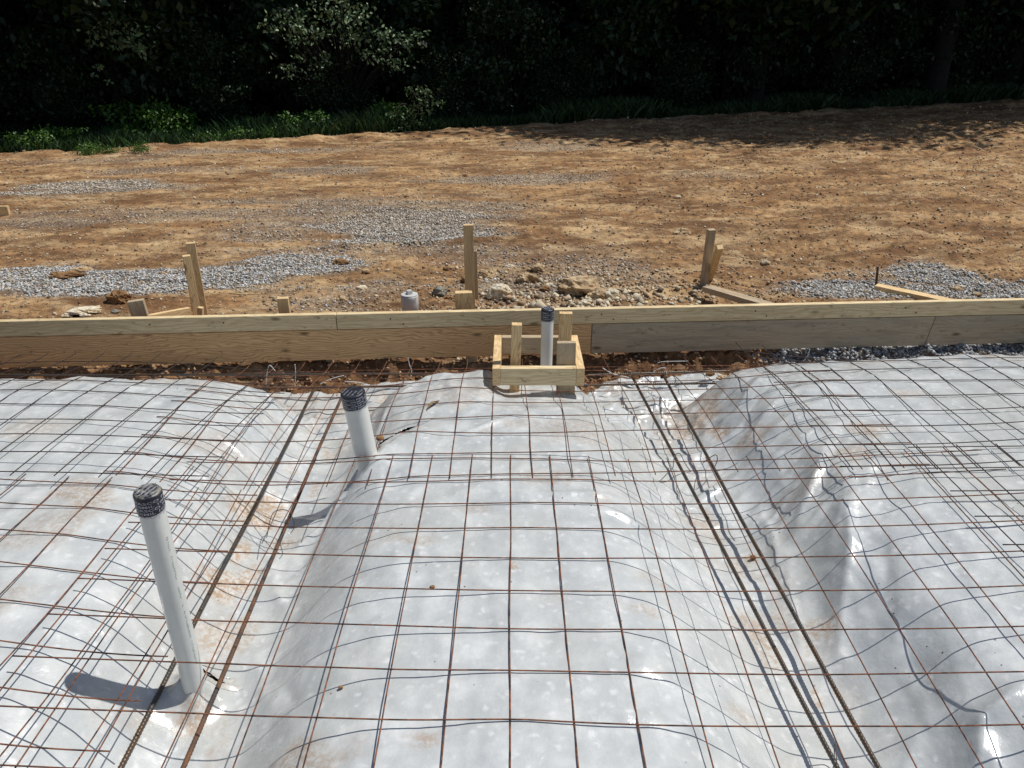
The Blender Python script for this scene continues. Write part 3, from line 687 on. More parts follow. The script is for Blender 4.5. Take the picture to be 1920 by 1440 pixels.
# box form round the small pipe
box = empty('wooden_box_form', (.125, 3.40, -.02))
tag(box, 'small square wooden box form around the thin pipe by the form boards', 'wooden box')
def bt(a, b, w, t, mat, nm, lab=None, side=(0, 0, 1)):
    o = timber(nm, a, b, w, t, mat, None, None, side=side); mw = o.matrix_world.copy()
    o.parent = box; o.matrix_parent_inverse = Matrix.Translation(-Vector(box.location)); o.matrix_basis = mw
    if lab: o['label'] = lab
    return o
zc = .068 - .0445; x0, x1, y0, y1 = -.092, .341, 3.178, 3.615
bt((x0 + .019, y0, zc), (x0 + .019, y1, zc), .089, T2, W_STAKE, 'side_board')
bt((x1 - .019, y0, zc), (x1 - .019, y1 - .004, zc), .089, T2, W_STAKE, 'side_board')
bt((x0 + T2 + .001, y0 + .019, zc), (x1 - T2 - .001, y0 + .019, zc), .087, T2, W_PALE, 'front_board')
bt((x0 + T2 + .001, y1 - .021, zc + .001), (x1 - T2 - .001, y1 - .021, zc + .001), .087, T2, W_STAKE_D, 'back_board')
bpz = box.location
def bstake(top, bot, w, t, mat, lab, side=(1, 0, 0)):
    timber('wooden_stake', bot, top, w, t, mat, lab, 'stake', 'stakes pinning the box form', side=side)
bstake(P(969, 607, Y=3.27), (P(964, 681, Y=3.26) + Vector((0, 0, -.2))), .048, .042, W_STAKE, 'slim light stake inside the box form on its left, leaning slightly')
bstake(P(1061, 586, Y=3.555), (P(1058, 640, Y=3.555) + Vector((0, 0, -.28))), .066, .036, W_STAKE, 'flat light stake at the back inside the box form, right of the pipe')
bstake(P(1062, 641, Y=3.245), (P(1061, 744, Y=3.215) + Vector((0, .01, -.12))), .089, .034, W_STAKE_D, 'broad brown stake inside the front right corner of the box form')

# ------------------------------------------------------------------ pipes
def ring_mesh(profile, k=40):
    n = len(profile); a = np.arange(k) * 2 * math.pi / k
    V = np.array([[r * math.cos(t), r * math.sin(t), z] for r, z in profile for t in a])
    i = np.arange(n - 1)[:, None] * k; j = np.arange(k)[None, :]; j2 = (j + 1) % k
    return V, np.stack([i + j, i + j2, i + k + j2, i + k + j], -1).reshape(-1, 4)
def text_mesh(body, size):
    cu = bpy.data.curves.new('lettering', 'FONT'); cu.body = body; cu.size = size; cu.resolution_u = 3
    cu.space_character = 1.05; cu.offset = size * .016
    o = bpy.data.objects.new('lettering', cu); COL.objects.link(o)
    dg = bpy.context.evaluated_depsgraph_get(); me = bpy.data.meshes.new_from_object(o.evaluated_get(dg))
    V = np.array([v.co[:] for v in me.vertices]) if len(me.vertices) else np.zeros((0, 3))
    T = []
    me.calc_loop_triangles()
    for t in me.loop_triangles: T.append(tuple(t.vertices))
    bpy.data.objects.remove(o); bpy.data.curves.remove(cu); bpy.data.meshes.remove(me)
    return V, np.array(T, int)
def pipe(base, top, r, tape_h, label, lines, tape_mat_, pitch, size, start, mark=False, topw=None, slope=0.0):
    base = Vector(base); top = Vector(top); ax = (top - base); L = ax.length; ax.normalize()
    root = empty('pvc_pipe', base); tag(root, label, 'pipe', 'white pvc pipes standing in the pad')
    q = Vector((0, 0, 1)).rotation_difference(ax); root.rotation_mode = 'QUATERNION'; root.rotation_quaternion = q
    V, f = ring_mesh([(r, 0), (r, L * .5), (r, L - .002)], 48); mk('pipe_wall', V, f, PVC, root, True)
    # tape cap, slightly loose, with a crinkled top
    rt = r + .0016
    prof = [(rt, L - tape_h), (rt + .0004, L - tape_h * .66), (rt, L - tape_h * .33), (rt + .0006, L - .003), (rt - .002, L + .0015)] + [(rt * s, L + .002) for s in (.8, .6, .4, .2, .01)]
    V, f = ring_mesh(prof, 64)
    an = np.arctan2(V[:, 1], V[:, 0]); rr = np.hypot(V[:, 0], V[:, 1])
    lowm = V[:, 2] < L - tape_h * .9; V[lowm, 2] += .004 * np.sin(an[lowm] + 1) 
    tm = V[:, 2] > L; V[tm, 2] += .0016 * fbm(V[tm, 0] * 90, V[tm, 1] * 90, 3, 181)
    mk('tape_cap', V, f, tape_mat_, root, False, attrs={'top': tm.astype(float)})
    cap = root.children[-1]
    parts = []; C = 2 * math.pi * rt
    for i, s in enumerate(lines):
        Vt, T = text_mesh(s, size)
        Vt[:, 0] *= 1.45; wd = Vt[:, 0].max() * 1.12; reps = max(1, int(C / wd)); sc = C / (wd * reps)
        for k in range(reps):
            W = Vt.copy(); x = (W[:, 0] * sc + k * wd * sc) / rt + start[i % len(start)]
            z = L - .004 - pitch * (i + 1) + W[:, 1] * .9 + slope * np.sin(x)
            ok = True
            parts.append((np.stack([(rt + .0012) * np.cos(x), (rt + .0012) * np.sin(x), z], -1), T))
    # lettering on the folded top
    s = topw or lines[0]
    for i in range(-2, 3):
        y = i * r * .38; half = math.sqrt(max(0, (r * .9) ** 2 - y * y))
        Vt, T = text_mesh(s, size * .85); wv = Vt[:, 0].max(); n = max(1, int(2 * half / wv))
        sc = min(1.0, 2 * half / wv / n)
        for k in range(n):
            x = -half + (Vt[:, 0] + k * wv * 1.03) * sc * .95; yy = y + Vt[:, 1] * .9 - size * .3
            ca, sa = math.cos(1.25), math.sin(1.25)
            parts.append((np.stack([x * ca - yy * sa, x * sa + yy * ca, np.full_like(x, L + .0052)], -1), T))
    V, f = join(parts); mk('lettering', V, f, INK, cap)
    if mark:                                                   # faint green print down the side
        segs = []
        for i in range(58):
            if i in (6, 7, 18, 19, 20, 27, 28, 30, 31, 45): continue
            z0 = L - .13 - i * .0078; a0 = -.5 + .05 * random.random()
            w = .0035 + .002 * random.random(); hgt = .0022 + .003 * random.random()
            aa = np.array([a0, a0 + w / r, a0 + w / r, a0]); zz = np.array([z0, z0, z0 - hgt * .5, z0 - hgt * .5])
            segs.append((np.stack([(r + .0004) * np.cos(aa), (r + .0004) * np.sin(aa), zz], -1), np.array([[0, 1, 2, 3]])))
            if random.random() < .7:
                aa = np.array([a0, a0 + .0012 / r, a0 + .0012 / r, a0]); zz = np.array([z0, z0, z0 - hgt - .002, z0 - hgt - .002])
                segs.append((np.stack([(r + .0005) * np.cos(aa), (r + .0005) * np.sin(aa), zz], -1), np.array([[0, 1, 2, 3]])))
        V, f = join(segs); mk('printed_marking', V, f, GREEN, root)
    return root
pipe((PIPE_A[0], PIPE_A[1], -.36), P(276, 921, Y=1.50), .0302, .053, 'tall near white pipe with dusty taped top, casting a long shadow left', ['PASCO', '10MIL', 'PASCO', '10MIL', 'PASCO'], TAPE_D, .0103, .0106, (4.0, 4.05), mark=True, topw='10MIL', slope=.003)
pipe((-.550, 2.565, -.35), P(661, 735, Y=2.54), .0445, .056, 'thick white pipe with navy taped top where a plastic fold drapes, middle one', ['PASCO PIPE', 'WRAP 10MIL', 'PASCO PIPE', 'WRAP 10MIL', 'PASCO PIPE', 'WRAP 10MIL'], TAPE, .0092, .0094, (3.9, 4.6), topw='PIPE WRAP', slope=.002)
pipe((PIPE_C[0], PIPE_C[1], -.40), P(1027, 579, Y=3.446), 0.0302, .055, 'thin white pipe with taped top standing inside the wooden box form', ['10MIL', 'PASCO', '10MIL', 'PASCO', '10MIL'], TAPE, .0105, .0105, (3.5, 3.9), slope=.001)
# cleanout fitting
c0 = P(767.5, 551, Y=4.50)
cl = empty('pipe_cleanout', (c0.x, c0.y, -.36)); tag(cl, 'grey-white pipe cleanout with square plug standing in dirt behind the form', 'pipe fitting')
zt = c0.z + .36
V, f = ring_mesh([(.047, 0), (.047, zt - .115), (.047, zt - .108)], 40); mk('pipe_wall', V, f, PVC_G, cl, True)
V, f = ring_mesh([(.048, zt - .112), (.0555, zt - .102), (.0555, zt - .012), (.054, zt - .008), (.050, zt - .008)], 48); mk('adapter', V, f, PVC_G, cl, True)
V, f = ring_mesh([(.052, zt - .008), (.0535, zt - .006), (.0535, zt - .001), (.051, zt), (.046, zt + .0005), (.03, zt + .0005), (.001, zt + .0005)], 48)
plug = mk('plug', V, f, PVC_G, cl, True)
bm = bmesh.new(); bmesh.ops.create_cube(bm, size=1)
for v in bm.verts:
    s = .033 if v.co.z > 0 else .036
    v.co = Vector((v.co.x * s, v.co.y * s, zt + .0125 + v.co.z * .024))
bmesh.ops.rotate(bm, cent=(0, 0, 0), matrix=Matrix.Rotation(math.radians(28), 3, 'Z'), verts=bm.verts)
bmesh.ops.bevel(bm, geom=bm.edges[:], offset=.003, segments=2, affect='EDGES')
bmobj('square_nut', bm, PVC_G, plug)
bm = bmesh.new()
for k in range(4):
    a = -1.25 + k * .17
    m4 = Matrix.Rotation(a, 4, 'Z') @ Matrix.Translation((.0560, 0, zt - .032)) @ Matrix.Diagonal((.003, .003 if k in (0, 3) else .0022, .036 if k in (0, 3) else .022, 1))
    bmesh.ops.create_cube(bm, size=1, matrix=m4)
bmobj('grip_rib', bm, PVC_G, cl)

# ------------------------------------------------------------------ ties and wire loops
def strand(name, pts, r, mat, label, cat, group=None, k=6, sub=6):
    pts = [np.array(p, float) for p in pts]; out = []
    n = len(pts)
    for i in range(n - 1):
        p0 = pts[max(i - 1, 0)]; p1 = pts[i]; p2 = pts[i + 1]; p3 = pts[min(i + 2, n - 1)]
        for s in range(sub):
            t = s / sub
            out.append(.5 * ((2 * p1) + (-p0 + p2) * t + (2 * p0 - 5 * p1 + 4 * p2 - p3) * t * t + (-p0 + 3 * p1 - 3 * p2 + p3) * t ** 3))
    out.append(pts[-1]); out = np.array(out)
    V, f = tube(out - out[0], r, k); o = mk(name, V, f, mat, None, True); o.location = out[0]
    return tag(o, label, cat, group)
GT = 'white ties and strips on the bars'
def W(l, Y=None, z=None): return [P(x, y, Y=Y, z=z) for x, y in l]
strand('plastic_tie', W([(517, 697), (505, 685), (500, 705), (499, 722)], Y=3.62), .0022, TIE, 'white tie bent like a hook, leftmost over the bars along the form', 'tie', GT)
strand('plastic_tie', W([(553, 683), (554, 700), (553, 728)], Y=3.60), .0022, TIE, 'upright white tie between the hooked tie and the middle pipe', 'tie', GT)
strand('plastic_tie', W([(600, 720), (622, 710), (645, 704)], Y=3.58), .0022, TIE, 'slanting white strip beside the left trench bars by the form', 'tie', GT)
strand('plastic_tie', W([(646, 716), (665, 716), (682, 719)], Y=3.5), .0022, TIE, 'flat white strip just behind the middle pipe cap', 'tie', GT)
strand('plastic_tie', W([(765, 671), (768, 685), (772, 695), (769, 708)], Y=3.80), .0022, TIE, 'white tie poking up between middle pipe and wooden box', 'tie', GT)
strand('plastic_tie', W([(1130, 690), (1150, 701), (1180, 708)], Y=3.62), .0025, TIE, 'white strip sloping right of the wooden box', 'tie', GT)
strand('plastic_tie', W([(1224, 697), (1240, 690), (1249, 692), (1250, 704)], Y=3.62), .0022, TIE, 'looped white tie over the right trench bars at the far end', 'tie', GT)
strand('plastic_tie', W([(1232, 681), (1245, 678), (1290, 677)], Y=3.80), .0018, TIE, 'thin pale strip lying against the dug bank right of the box', 'tie', GT)
strand('plastic_tie', W([(1518, 655), (1514, 668), (1505, 678)], Y=3.92), .0025, TIE, 'white tie hanging below the grey form board', 'tie', GT)
strand('plastic_tie', W([(480, 960), (510, 980), (543, 1003)], z=-.2), .0018, TIE, 'thin white strip in the left trench near the wire loop', 'tie', GT)
GW = 'dark tie wire loops'
strand('tie_wire', W([(500, 1008), (512, 962), (540, 958), (552, 985), (545, 1000)], z=-.17), .0016, BAR, 'dark wire loop around the left trench bars', 'wire loop', GW)
strand('tie_wire', W([(464, 960), (480, 968), (500, 982), (530, 990)], z=-.17), .0014, BAR, 'bent dark wire end beside the left trench bar', 'wire loop', GW)
strand('tie_wire', [P(1262, 877, z=-.25), P(1265, 855, z=-.1), P(1275, 851, z=-.09), P(1285, 870, z=-.2), P(1295, 884, z=-.26)], .002, BAR, 'dark wire support under the left bar of the right trench pair', 'wire loop', GW)
strand('tie_wire', [P(1318, 868, z=-.22), P(1340, 853, z=-.12), P(1345, 862, z=-.15), P(1338, 880, z=-.22)], .002, BAR, 'dark wire support under the right bar of the right trench pair', 'wire loop', GW)
strand('tie_wire', W([(1518, 1436), (1545, 1434), (1562, 1440)], z=-.15) + W([(1565, 1395), (1570, 1440)], z=-.12), .0013, BAR, 'twisted dark wire at the bottom edge by the right trench bar', 'wire loop', GW)
tw = pg(432, 556); strand('twig', [tw + Vector((-.02, .04, .012)), tw + Vector((.06, 0, .014)), tw + Vector((.11, -.04, .012))], .003, TWIG, 'pale twig on red dirt right of the paired stakes, shorter one', 'twig', 'twigs on the dirt')
strand('twig', [tw + Vector((.02, .01, .014)), tw + Vector((.12, .0, .016)), tw + Vector((.22, .004, .012))], .0025, TWIG, 'longer thin pale twig on red dirt right of the paired stakes', 'twig', 'twigs on the dirt')

# ------------------------------------------------------------------ rocks
def rock_mat(name, c, c2):
    m = M(name); o = m.obj()
    f = m.noise(o, 16, 6, .7); f2 = m.noise(o, 60, 4, .7)
    c3 = m.mix(m.ramp(f, [(.4, 0), (.6, 1)]), c, c2); c3 = m.mix(m.ramp(f2, [(.55, 0), (.7, .6)]), c3, tuple(x * .4 for x in c2))
    m.l(c3, m.b.inputs['Base Color']); m.b.inputs['Roughness'].default_value = .9
    bp = m.bump(f, .9, .012); m.l(bp.outputs[0], m.b.inputs['Normal']); return m.m
RK_W = rock_mat('pale_limestone', (.74, .68, .54), (.52, .41, .25)); RK_B = rock_mat('brown_clay_lump', (.30, .17, .07), (.18, .09, .035)); RK_G = rock_mat('grey_green_rock', (.19, .20, .17), (.30, .28, .22))
RK_T = rock_mat('tan_rock', (.56, .43, .26), (.32, .20, .10))
def rock(px, py, w, h, mat, label, depth=None, seed=0, z=None, group='loose rocks on the dirt', cat='rock', rough=1.0, name='rock', sub=4):
    p = pg(px, py) if z is None else P(px, py, z=z)
    Zc = p.y * math.cos(PITCH) + (CH - p.z) * math.sin(PITCH); s = Zc / F
    a, b, c = w * s / 2, (depth or w * .8) * s / 2, h * s / 2
    bm = bmesh.new(); bmesh.ops.create_icosphere(bm, subdivisions=sub, radius=1)
    co = np.array([v.co[:] for v in bm.verts])
    n = fbm(co[:, 0] * 1.5 + seed * 3.1 + co[:, 2], co[:, 1] * 1.5 + co[:, 2] * 1.3, 4, seed + 200) * .32 * rough + .28 * rough * (ridge(co[:, 0] * 1.6 + seed, co[:, 1] * 1.6 + co[:, 2] * 1.7, 3, seed + 210) - .4)
    for v, k in zip(bm.verts, n):
        q = v.co * (1 + k)
        v.co = Vector((q.x * a, q.y * b, max(q.z, -.5) * c))
    o = bmobj(name, bm, mat, None, False); o.location = (p.x, p.y, p.z + c * .55)
    if label: tag(o, label, cat, group)
    return o
rock(936, 560, 46, 36, RK_W, 'large whitish rock just right of the stubby stake block', seed=1)
rock(1085, 551, 72, 40, RK_T, 'largest tan clod with knobbly top behind the form, right of the taped thin pipe', seed=2, rough=1.4)
rock(1122, 562, 40, 30, RK_T, 'tan rock pressed against the largest clod', seed=3)
rock(1144, 563, 32, 28, RK_W, 'pale rock right of the largest clod, near the form', seed=4)
rock(1098, 572, 26, 14, RK_W, 'small pale rock in front of the largest clod', seed=5)
rock(1040, 566, 16, 12, RK_T, 'small orange-tan rock beside the taped thin pipe top', seed=6)
rock(826, 552, 28, 20, RK_G, 'dark grey-green rock left of the stubby stake block', seed=7)
rock(842, 562, 16, 10, RK_B, 'small brown lump beside the dark grey-green rock', seed=8)
rock(154, 512, 34, 16, RK_T, 'tan clod on the blue-grey gravel at left', seed=9, rough=1.3)
rock(128, 520, 60, 14, RK_B, 'long low brown clod on gravel at left, below the tan clod', depth=26, seed=10, rough=1.3)
rock(304, 515, 14, 8, RK_T, 'small orange clod on gravel left of the paired stakes', seed=11)
rock(224, 566, 36, 28, RK_B, 'brown lump behind the short brown stake', seed=12, rough=1.4)
rock(166, 588, 52, 16, RK_W, 'crumbly whitish clod behind the left form board', seed=13, rough=1.8)
rock(128, 593, 20, 8, RK_W, 'flat white stone left of the crumbly whitish clod', seed=14)
rock(216, 588, 14, 10, RK_G, 'small grey stone right of the crumbly whitish clod', seed=15)
rock(640, 495, 26, 12, RK_B, 'brown clod on gravel above the white cleanout', seed=16)
rock(679, 543, 20, 10, RK_W, 'pale flat stone left of the white cleanout', seed=17)
rock(712, 492, 24, 9, RK_T, 'tan stone up the slope from the white cleanout', seed=18)
rock(728, 509, 9, 6, RK_W, 'tiny white stone directly above the white cleanout', seed=19)
rock(686, 511, 16, 8, RK_T, 'low tan stone above and left of the white cleanout', seed=20)
rock(641, 565, 18, 12, RK_T, 'tan stone near the form between stub stake and cleanout', seed=21)
rock(905, 518, 20, 16, RK_T, 'pale tan rock right of the tallest stake', seed=22)
rock(955, 503, 18, 9, RK_W, 'white flat stone in the rubble behind the large whitish rock', seed=23)
rock(872, 528, 16, 12, RK_B, 'brown lump at the left of the tallest stake', seed=24)
rock(838, 506, 14, 8, RK_B, 'brown stone left of the tallest stake', seed=25)
rock(1010, 508, 26, 18, RK_T, 'tan rock in the middle rubble', seed=26)
rock(985, 530, 34, 26, RK_T, 'tan clod between the large whitish rock and the largest clod', seed=27, rough=1.4)
rock(1023, 545, 18, 12, RK_B, 'brown stone above the taped thin pipe', seed=28)
rock(1434, 495, 16, 9, RK_W, 'lone pale stone right of the crossed stakes', seed=29)
rock(1792, 545, 20, 10, RK_T, 'orange stone on the right gravel', seed=30)
rock(1803, 540, 12, 7, RK_W, 'white stone beside the orange stone on the right gravel', seed=31)
rock(1832, 554, 16, 8, RK_T, 'tan stone at the form edge on the right gravel', seed=32)
rock(1445, 308, 12, 7, RK_B, 'dark clod far out on the right dirt', seed=33)
rock(1860, 272, 10, 6, RK_B, 'dark clod farthest out at the right', seed=34)
rock(1690, 466, 16, 10, RK_B, 'dark clod above the right gravel patch', seed=35)
rock(1299, 312, 7, 5, RK_B, 'tiny dark clod in the middle distance', seed=36)
rock(1240, 316, 10, 5, RK_B, 'small dark clod left of the tiny one', seed=37)
rock(1185, 345, 14, 6, RK_B, 'flat dark clod in the middle distance above the crossed stakes', seed=38)
rock(872, 331, 9, 6, RK_B, 'dark clod far beyond the tallest stake', seed=39)
rock(762, 370, 9, 5, RK_B, 'small dark clod beyond the grey gravel patch', seed=40)
rock(1271, 372, 12, 7, RK_W, 'small white stone on dirt above the crossed stakes', seed=41)
rock(1280, 440, 30, 14, RK_T, 'crumbly clod left of the crossed stakes', seed=42, rough=1.5)
rock(1690, 440, 0.1, .1, RK_B, 'x', seed=43) if False else None
rock(712, 824, 15, 9, RK_B, 'small brown pebble on the mesh wire beside the middle pipe', seed=44, z=-.03)
rock(1412, 1047, 11, 9, RK_B, 'orange-brown mud lump in the right trench', seed=45, z=-.25)
rock(1023, 1370, 9, 8, RK_B, 'round brown pebble on the white plastic at the bottom middle', seed=46, z=-.015)
rock(811, 1102, 10, 6, RK_B, 'little brown pebble on the plastic in the middle of the mesh', seed=47, z=-.015)
rock(639, 1290, 9, 6, RK_B, 'small brown pebble on the plastic right of the left trench', seed=48, z=-.03)
rock(1355, 712, 22, 12, RK_T, 'orange rock at the plastic edge right of the box', seed=49, z=-.2)
rock(1331, 704, 16, 10, RK_B, 'brown rock left of the orange rock at the plastic edge', seed=50, z=-.2)
# dry leaf
lf = P(812, 769, z=-.035)
bm = bmesh.new(); vs = []
for t in np.linspace(0, 1, 9):
    w = .020 * math.sin(math.pi * t) ** .8
    vs.append((bm.verts.new((-.02 + t * .045 - w * .5, -.05 + t * .10, .004 + .010 * math.sin(t * 4) + .006)), bm.verts.new((-.02 + t * .045 , -.05 + t * .10, .004 + .010 * math.sin(t * 4))), bm.verts.new((-.02 + t * .045 + w * .5, -.05 + t * .10, .004 + .010 * math.sin(t * 4) + .007))))
for a, b in zip(vs[:-1], vs[1:]):
    bm.faces.new((a[0], a[1], b[1], b[0])); bm.faces.new((a[1], a[2], b[2], b[1]))
o = bmobj('dry_leaf', bm, plain('dead_leaf', (.26, .17, .07), .8, c2=(.14, .08, .03), scale=60)); o.location = (lf.x, lf.y, float(pad(lf.x, lf.y)) + .002)
tag(o, 'curled brown dry leaf on the plastic between middle pipe and wooden box', 'leaf')

# ------------------------------------------------------------------ scattered stone (stuff)
OCT_V = np.array([(1, 0, 0), (-1, 0, 0), (0, 1, 0), (0, -1, 0), (0, 0, 1), (0, 0, -1)], float)
OCT_F = np.array([(0, 2, 4), (2, 1, 4), (1, 3, 4), (3, 0, 4), (2, 0, 5), (1, 2, 5), (3, 1, 5), (0, 3, 5)])
def stones(name, X, Y, S, C, mat):
    n = len(X); V = OCT_V[None] * (1 + .45 * (rng.random((n, 6, 1)) - .5)) + .5 * (rng.random((n, 6, 3)) - .5)
    V *= (S[:, None] * (.65 + .7 * rng.random((n, 3))))[:, None, :] * np.array([1, 1, .75])
    a = rng.random(n) * 6.28; ca, sa = np.cos(a)[:, None], np.sin(a)[:, None]
    V[..., 0], V[..., 1] = V[..., 0] * ca - V[..., 1] * sa, V[..., 0] * sa + V[..., 1] * ca
    b = rng.normal(0, .5, n); cb, sb = np.cos(b)[:, None], np.sin(b)[:, None]
    V[..., 1], V[..., 2] = V[..., 1] * cb - V[..., 2] * sb, V[..., 1] * sb + V[..., 2] * cb
    Z = ground(X, Y)
    V += np.stack([X, Y, Z + S * .3], -1)[:, None, :]
    Fq = (OCT_F[None] + (np.arange(n) * 6)[:, None, None]).reshape(-1, 3)
    return mk(name, V.reshape(-1, 3), Fq, mat, attrs={'col': np.repeat(C, 6, 0)})
def stone_mat(nm):
    m = M(nm); c = m.attr('col').outputs['Color']; m.l(c, m.b.inputs['Base Color']); m.b.inputs['Roughness'].default_value = .85
    return m.m
SM = stone_mat('crushed_stone')
def samp(n, y0, y1, pw=1.0):
    Y = y0 * (y1 / y0) ** (rng.random(n) ** pw); X = (rng.random(n) * 2 - 1) * (Y * .74 + .8); return X, Y
X, Y = samp(300000, 3.92, 13.0, 1.2); g = gravel(X, Y); k = (rng.random(len(X)) < np.maximum(sm(.62, .8, g), .55 * g ** 1.3 * sm(.30, .6, vn(X * 2.2, Y * 7, 74)))) & (Y - BM * X > 4.03); X, Y = X[k], Y[k]; k = segd(X, Y, [(p.x, p.y) for p in GROOVE]) > .05; X, Y = X[k], Y[k]
S = (.0055 + .0065 * rng.random(len(X))) * (1 + .05 * np.maximum(Y - 5, 0))
v = (.20 + .50 * rng.random(len(X)) ** 1.3)[:, None]; C = v * (np.array([.97, .99, .98]) * (1 - sm(5.5, 8, Y)[:, None]) + sm(5.5, 8, Y)[:, None] * np.array([1.06, .95, .80])) + rng.random((len(X), 1)) * np.array([.03, .015, 0])
br = rng.random(len(X)) < .14 + .55 * (1 - gravel(X, Y)); C[br] = v[br] * np.array([1.0, .78, .54])
tag(stones('gravel', X, Y, S, C, SM), 'grey crushed stone gravel scattered in patches over the brown dirt', 'gravel', kind='stuff')
X, Y = samp(230000, 3.95, 16.5, 1.0)
rub = np.exp(-((X - .5) / 1.1) ** 2) * np.exp(-((Y - 4.9) / .8) ** 2)
k = (rng.random(len(X)) < .07 + .4 * rub + .09 * sm(0, 3, X) * vn(X * 1.5, Y * 4, 77)) & (Y - BM * X > 4.03) & (Y < yf(X)); X, Y = X[k], Y[k]; rub = rub[k]
S = (.005 + .009 * rng.random(len(X)) ** 2) * (1 + .07 * np.maximum(Y - 5, 0)) * (1 + 2.6 * rub * rng.random(len(X)) ** 3)
v = (.12 + .36 * rng.random(len(X)) ** 1.3)[:, None]; C = v * np.array([1.0, .70, .42]); pl = rng.random(len(X)) < .26 + .3 * rub; C[pl] = (.38 + .32 * rng.random((pl.sum(), 1))) * np.array([1, .86, .62])
tag(stones('rubble', X, Y, S, C, SM), 'small brown and pale clods and pebbles strewn over the dirt', 'pebbles', kind='stuff')
# crushed stone and clods on the bank under the form
n = 26000; X = rng.random(n) * 7 - 3.3; Y = BM * X + 3.78 + .34 * rng.random(n)
right = sm(1.2, 1.7, X + .3 * fbm(X * 2, Y * 2, 2, 79)); k = rng.random(n) < (.10 + .90 * right); X, Y, right = X[k], Y[k], right[k]
S = .007 + .008 * rng.random(len(X)); v = (.14 + .36 * rng.random(len(X)))[:, None]
C = np.where((rng.random(len(X)) < right)[:, None], v * np.array([.98, 1, 1.02]), v * np.array([.95, .60, .34]))
tag(stones('bank_stone', X, Y, S, C, SM), 'loose stones and red clods along the dug bank beneath the form boards', 'stones', kind='stuff')

# ------------------------------------------------------------------ vegetation
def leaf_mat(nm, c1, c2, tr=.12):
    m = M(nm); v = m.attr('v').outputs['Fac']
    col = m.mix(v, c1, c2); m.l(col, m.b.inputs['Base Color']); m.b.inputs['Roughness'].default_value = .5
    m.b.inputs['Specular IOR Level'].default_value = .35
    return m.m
LF_D = leaf_mat('dark_leaf', (.009, .023, .007), (.019, .043, .011)); LF_L = leaf_mat('light_leaf', (.05, .10, .03), (.10, .15, .06)); LF_W = leaf_mat('weed_leaf', (.028, .078, .009), (.075, .155, .020)); LF_S = leaf_mat('sunlit_leaf', (.09, .16, .07), (.24, .31, .17)); LF_G = leaf_mat('dark_grass_blade', (.015, .040, .010), (.035, .075, .018))  # LF_S: sunlight on the sapling leaves is put into their pale colour
def leaves(C, size, up=.35, r=rng):
    n = len(C)
    d = r.normal(0, 1, (n, 3)); d[:, 2] -= .3; d /= np.linalg.norm(d, axis=1)[:, None]
    nn = r.normal(0, 1, (n, 3)); nn[:, 2] += up * 3; w = np.cross(d, nn); w /= np.linalg.norm(w, axis=1)[:, None] + 1e-9
    nn = np.cross(w, d)
    s = (size * (.6 + .8 * r.random(n)))[:, None]
    b = C; t = C + d * s; mid = C + d * s * .45; l = mid + w * s * .27 + nn * s * .06; q = mid - w * s * .27 + nn * s * .06
    V = np.stack([b, l, t, q], 1).reshape(-1, 3)
    Fq = np.arange(n * 4).reshape(n, 4)
    return V, Fq, np.repeat(r.random(n), 4)
def crown_pts(nc, per, rx, ry, z0, z1, spread, r=rng):
    c = []
    while len(c) < nc:
        p = r.random(3) * 2 - 1
        if p @ p < 1 and (p @ p > .2 or r.random() < .4): c.append((p[0] * rx, p[1] * ry, (z0 + z1) / 2 + p[2] * (z1 - z0) / 2))
    c = np.array(c)
    pts = (c[:, None, :] + r.normal(0, 1, (nc, per, 3)) * np.array([spread, spread, spread * .6])).reshape(-1, 3)
    return c, pts
def tree_proto(i, H, crx, z0):
    nc = 190; c, pts = crown_pts(nc, 110, crx, crx, z0, H, .42)
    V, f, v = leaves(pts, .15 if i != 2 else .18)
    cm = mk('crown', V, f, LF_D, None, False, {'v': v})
    par = []
    t = np.linspace(0, 1, 14); tr = np.stack([.25 * np.sin(t * 3 + i) * t, .2 * np.sin(t * 2.3 + i * 2) * t, t * H * .85 - .3], -1)
    par.append(tube(tr, .17 * (1 - t * .8) + .06 * (t < .05), 9))
    for q in c[::6]:
        k = random.randint(3, 10); s = tr[k]; tt = np.linspace(0, 1, 7)[:, None]
        L = s[None] * (1 - tt) + q[None] * tt; L[:, 2] += .25 * np.sin(tt[:, 0] * 3.14); par.append(tube(L, .05 * (1 - .75 * tt[:, 0]), 5))
    V, f = join(par); tm = mk('trunk', V, f, BARK, None, True)
    return tm, cm
def place(name, protos, loc, rz, sc, label, cat, group, first):
    root = empty(name, loc); root.rotation_euler = (0, 0, rz); root.scale = sc
    tag(root, label, cat, group)
    for o in protos:
        c = o if first else o.copy()
        if not first: COL.objects.link(c)
        c.parent = root
    return root
tps = [tree_proto(i, H, r_, z0) for i, (H, r_, z0) in enumerate(((10.5, 2.7, 1.9), (12, 3.0, 2.5), (9, 2.5, 1.5)))]
trees = [(-13.5, 1.4), (-11.2, 2.0), (-7.8, 3.2), (-6.6, 4.4), (-4.2, 5.2), (-2.2, 5.0), (-.2, 4.6), (3.8, 3.6), (5.2, .9), (7.0, 1.0), (9.2, .5), (11.4, 1.0), (13.7, 1.2), (16.2, 1.2), (18.6, 2.0)]
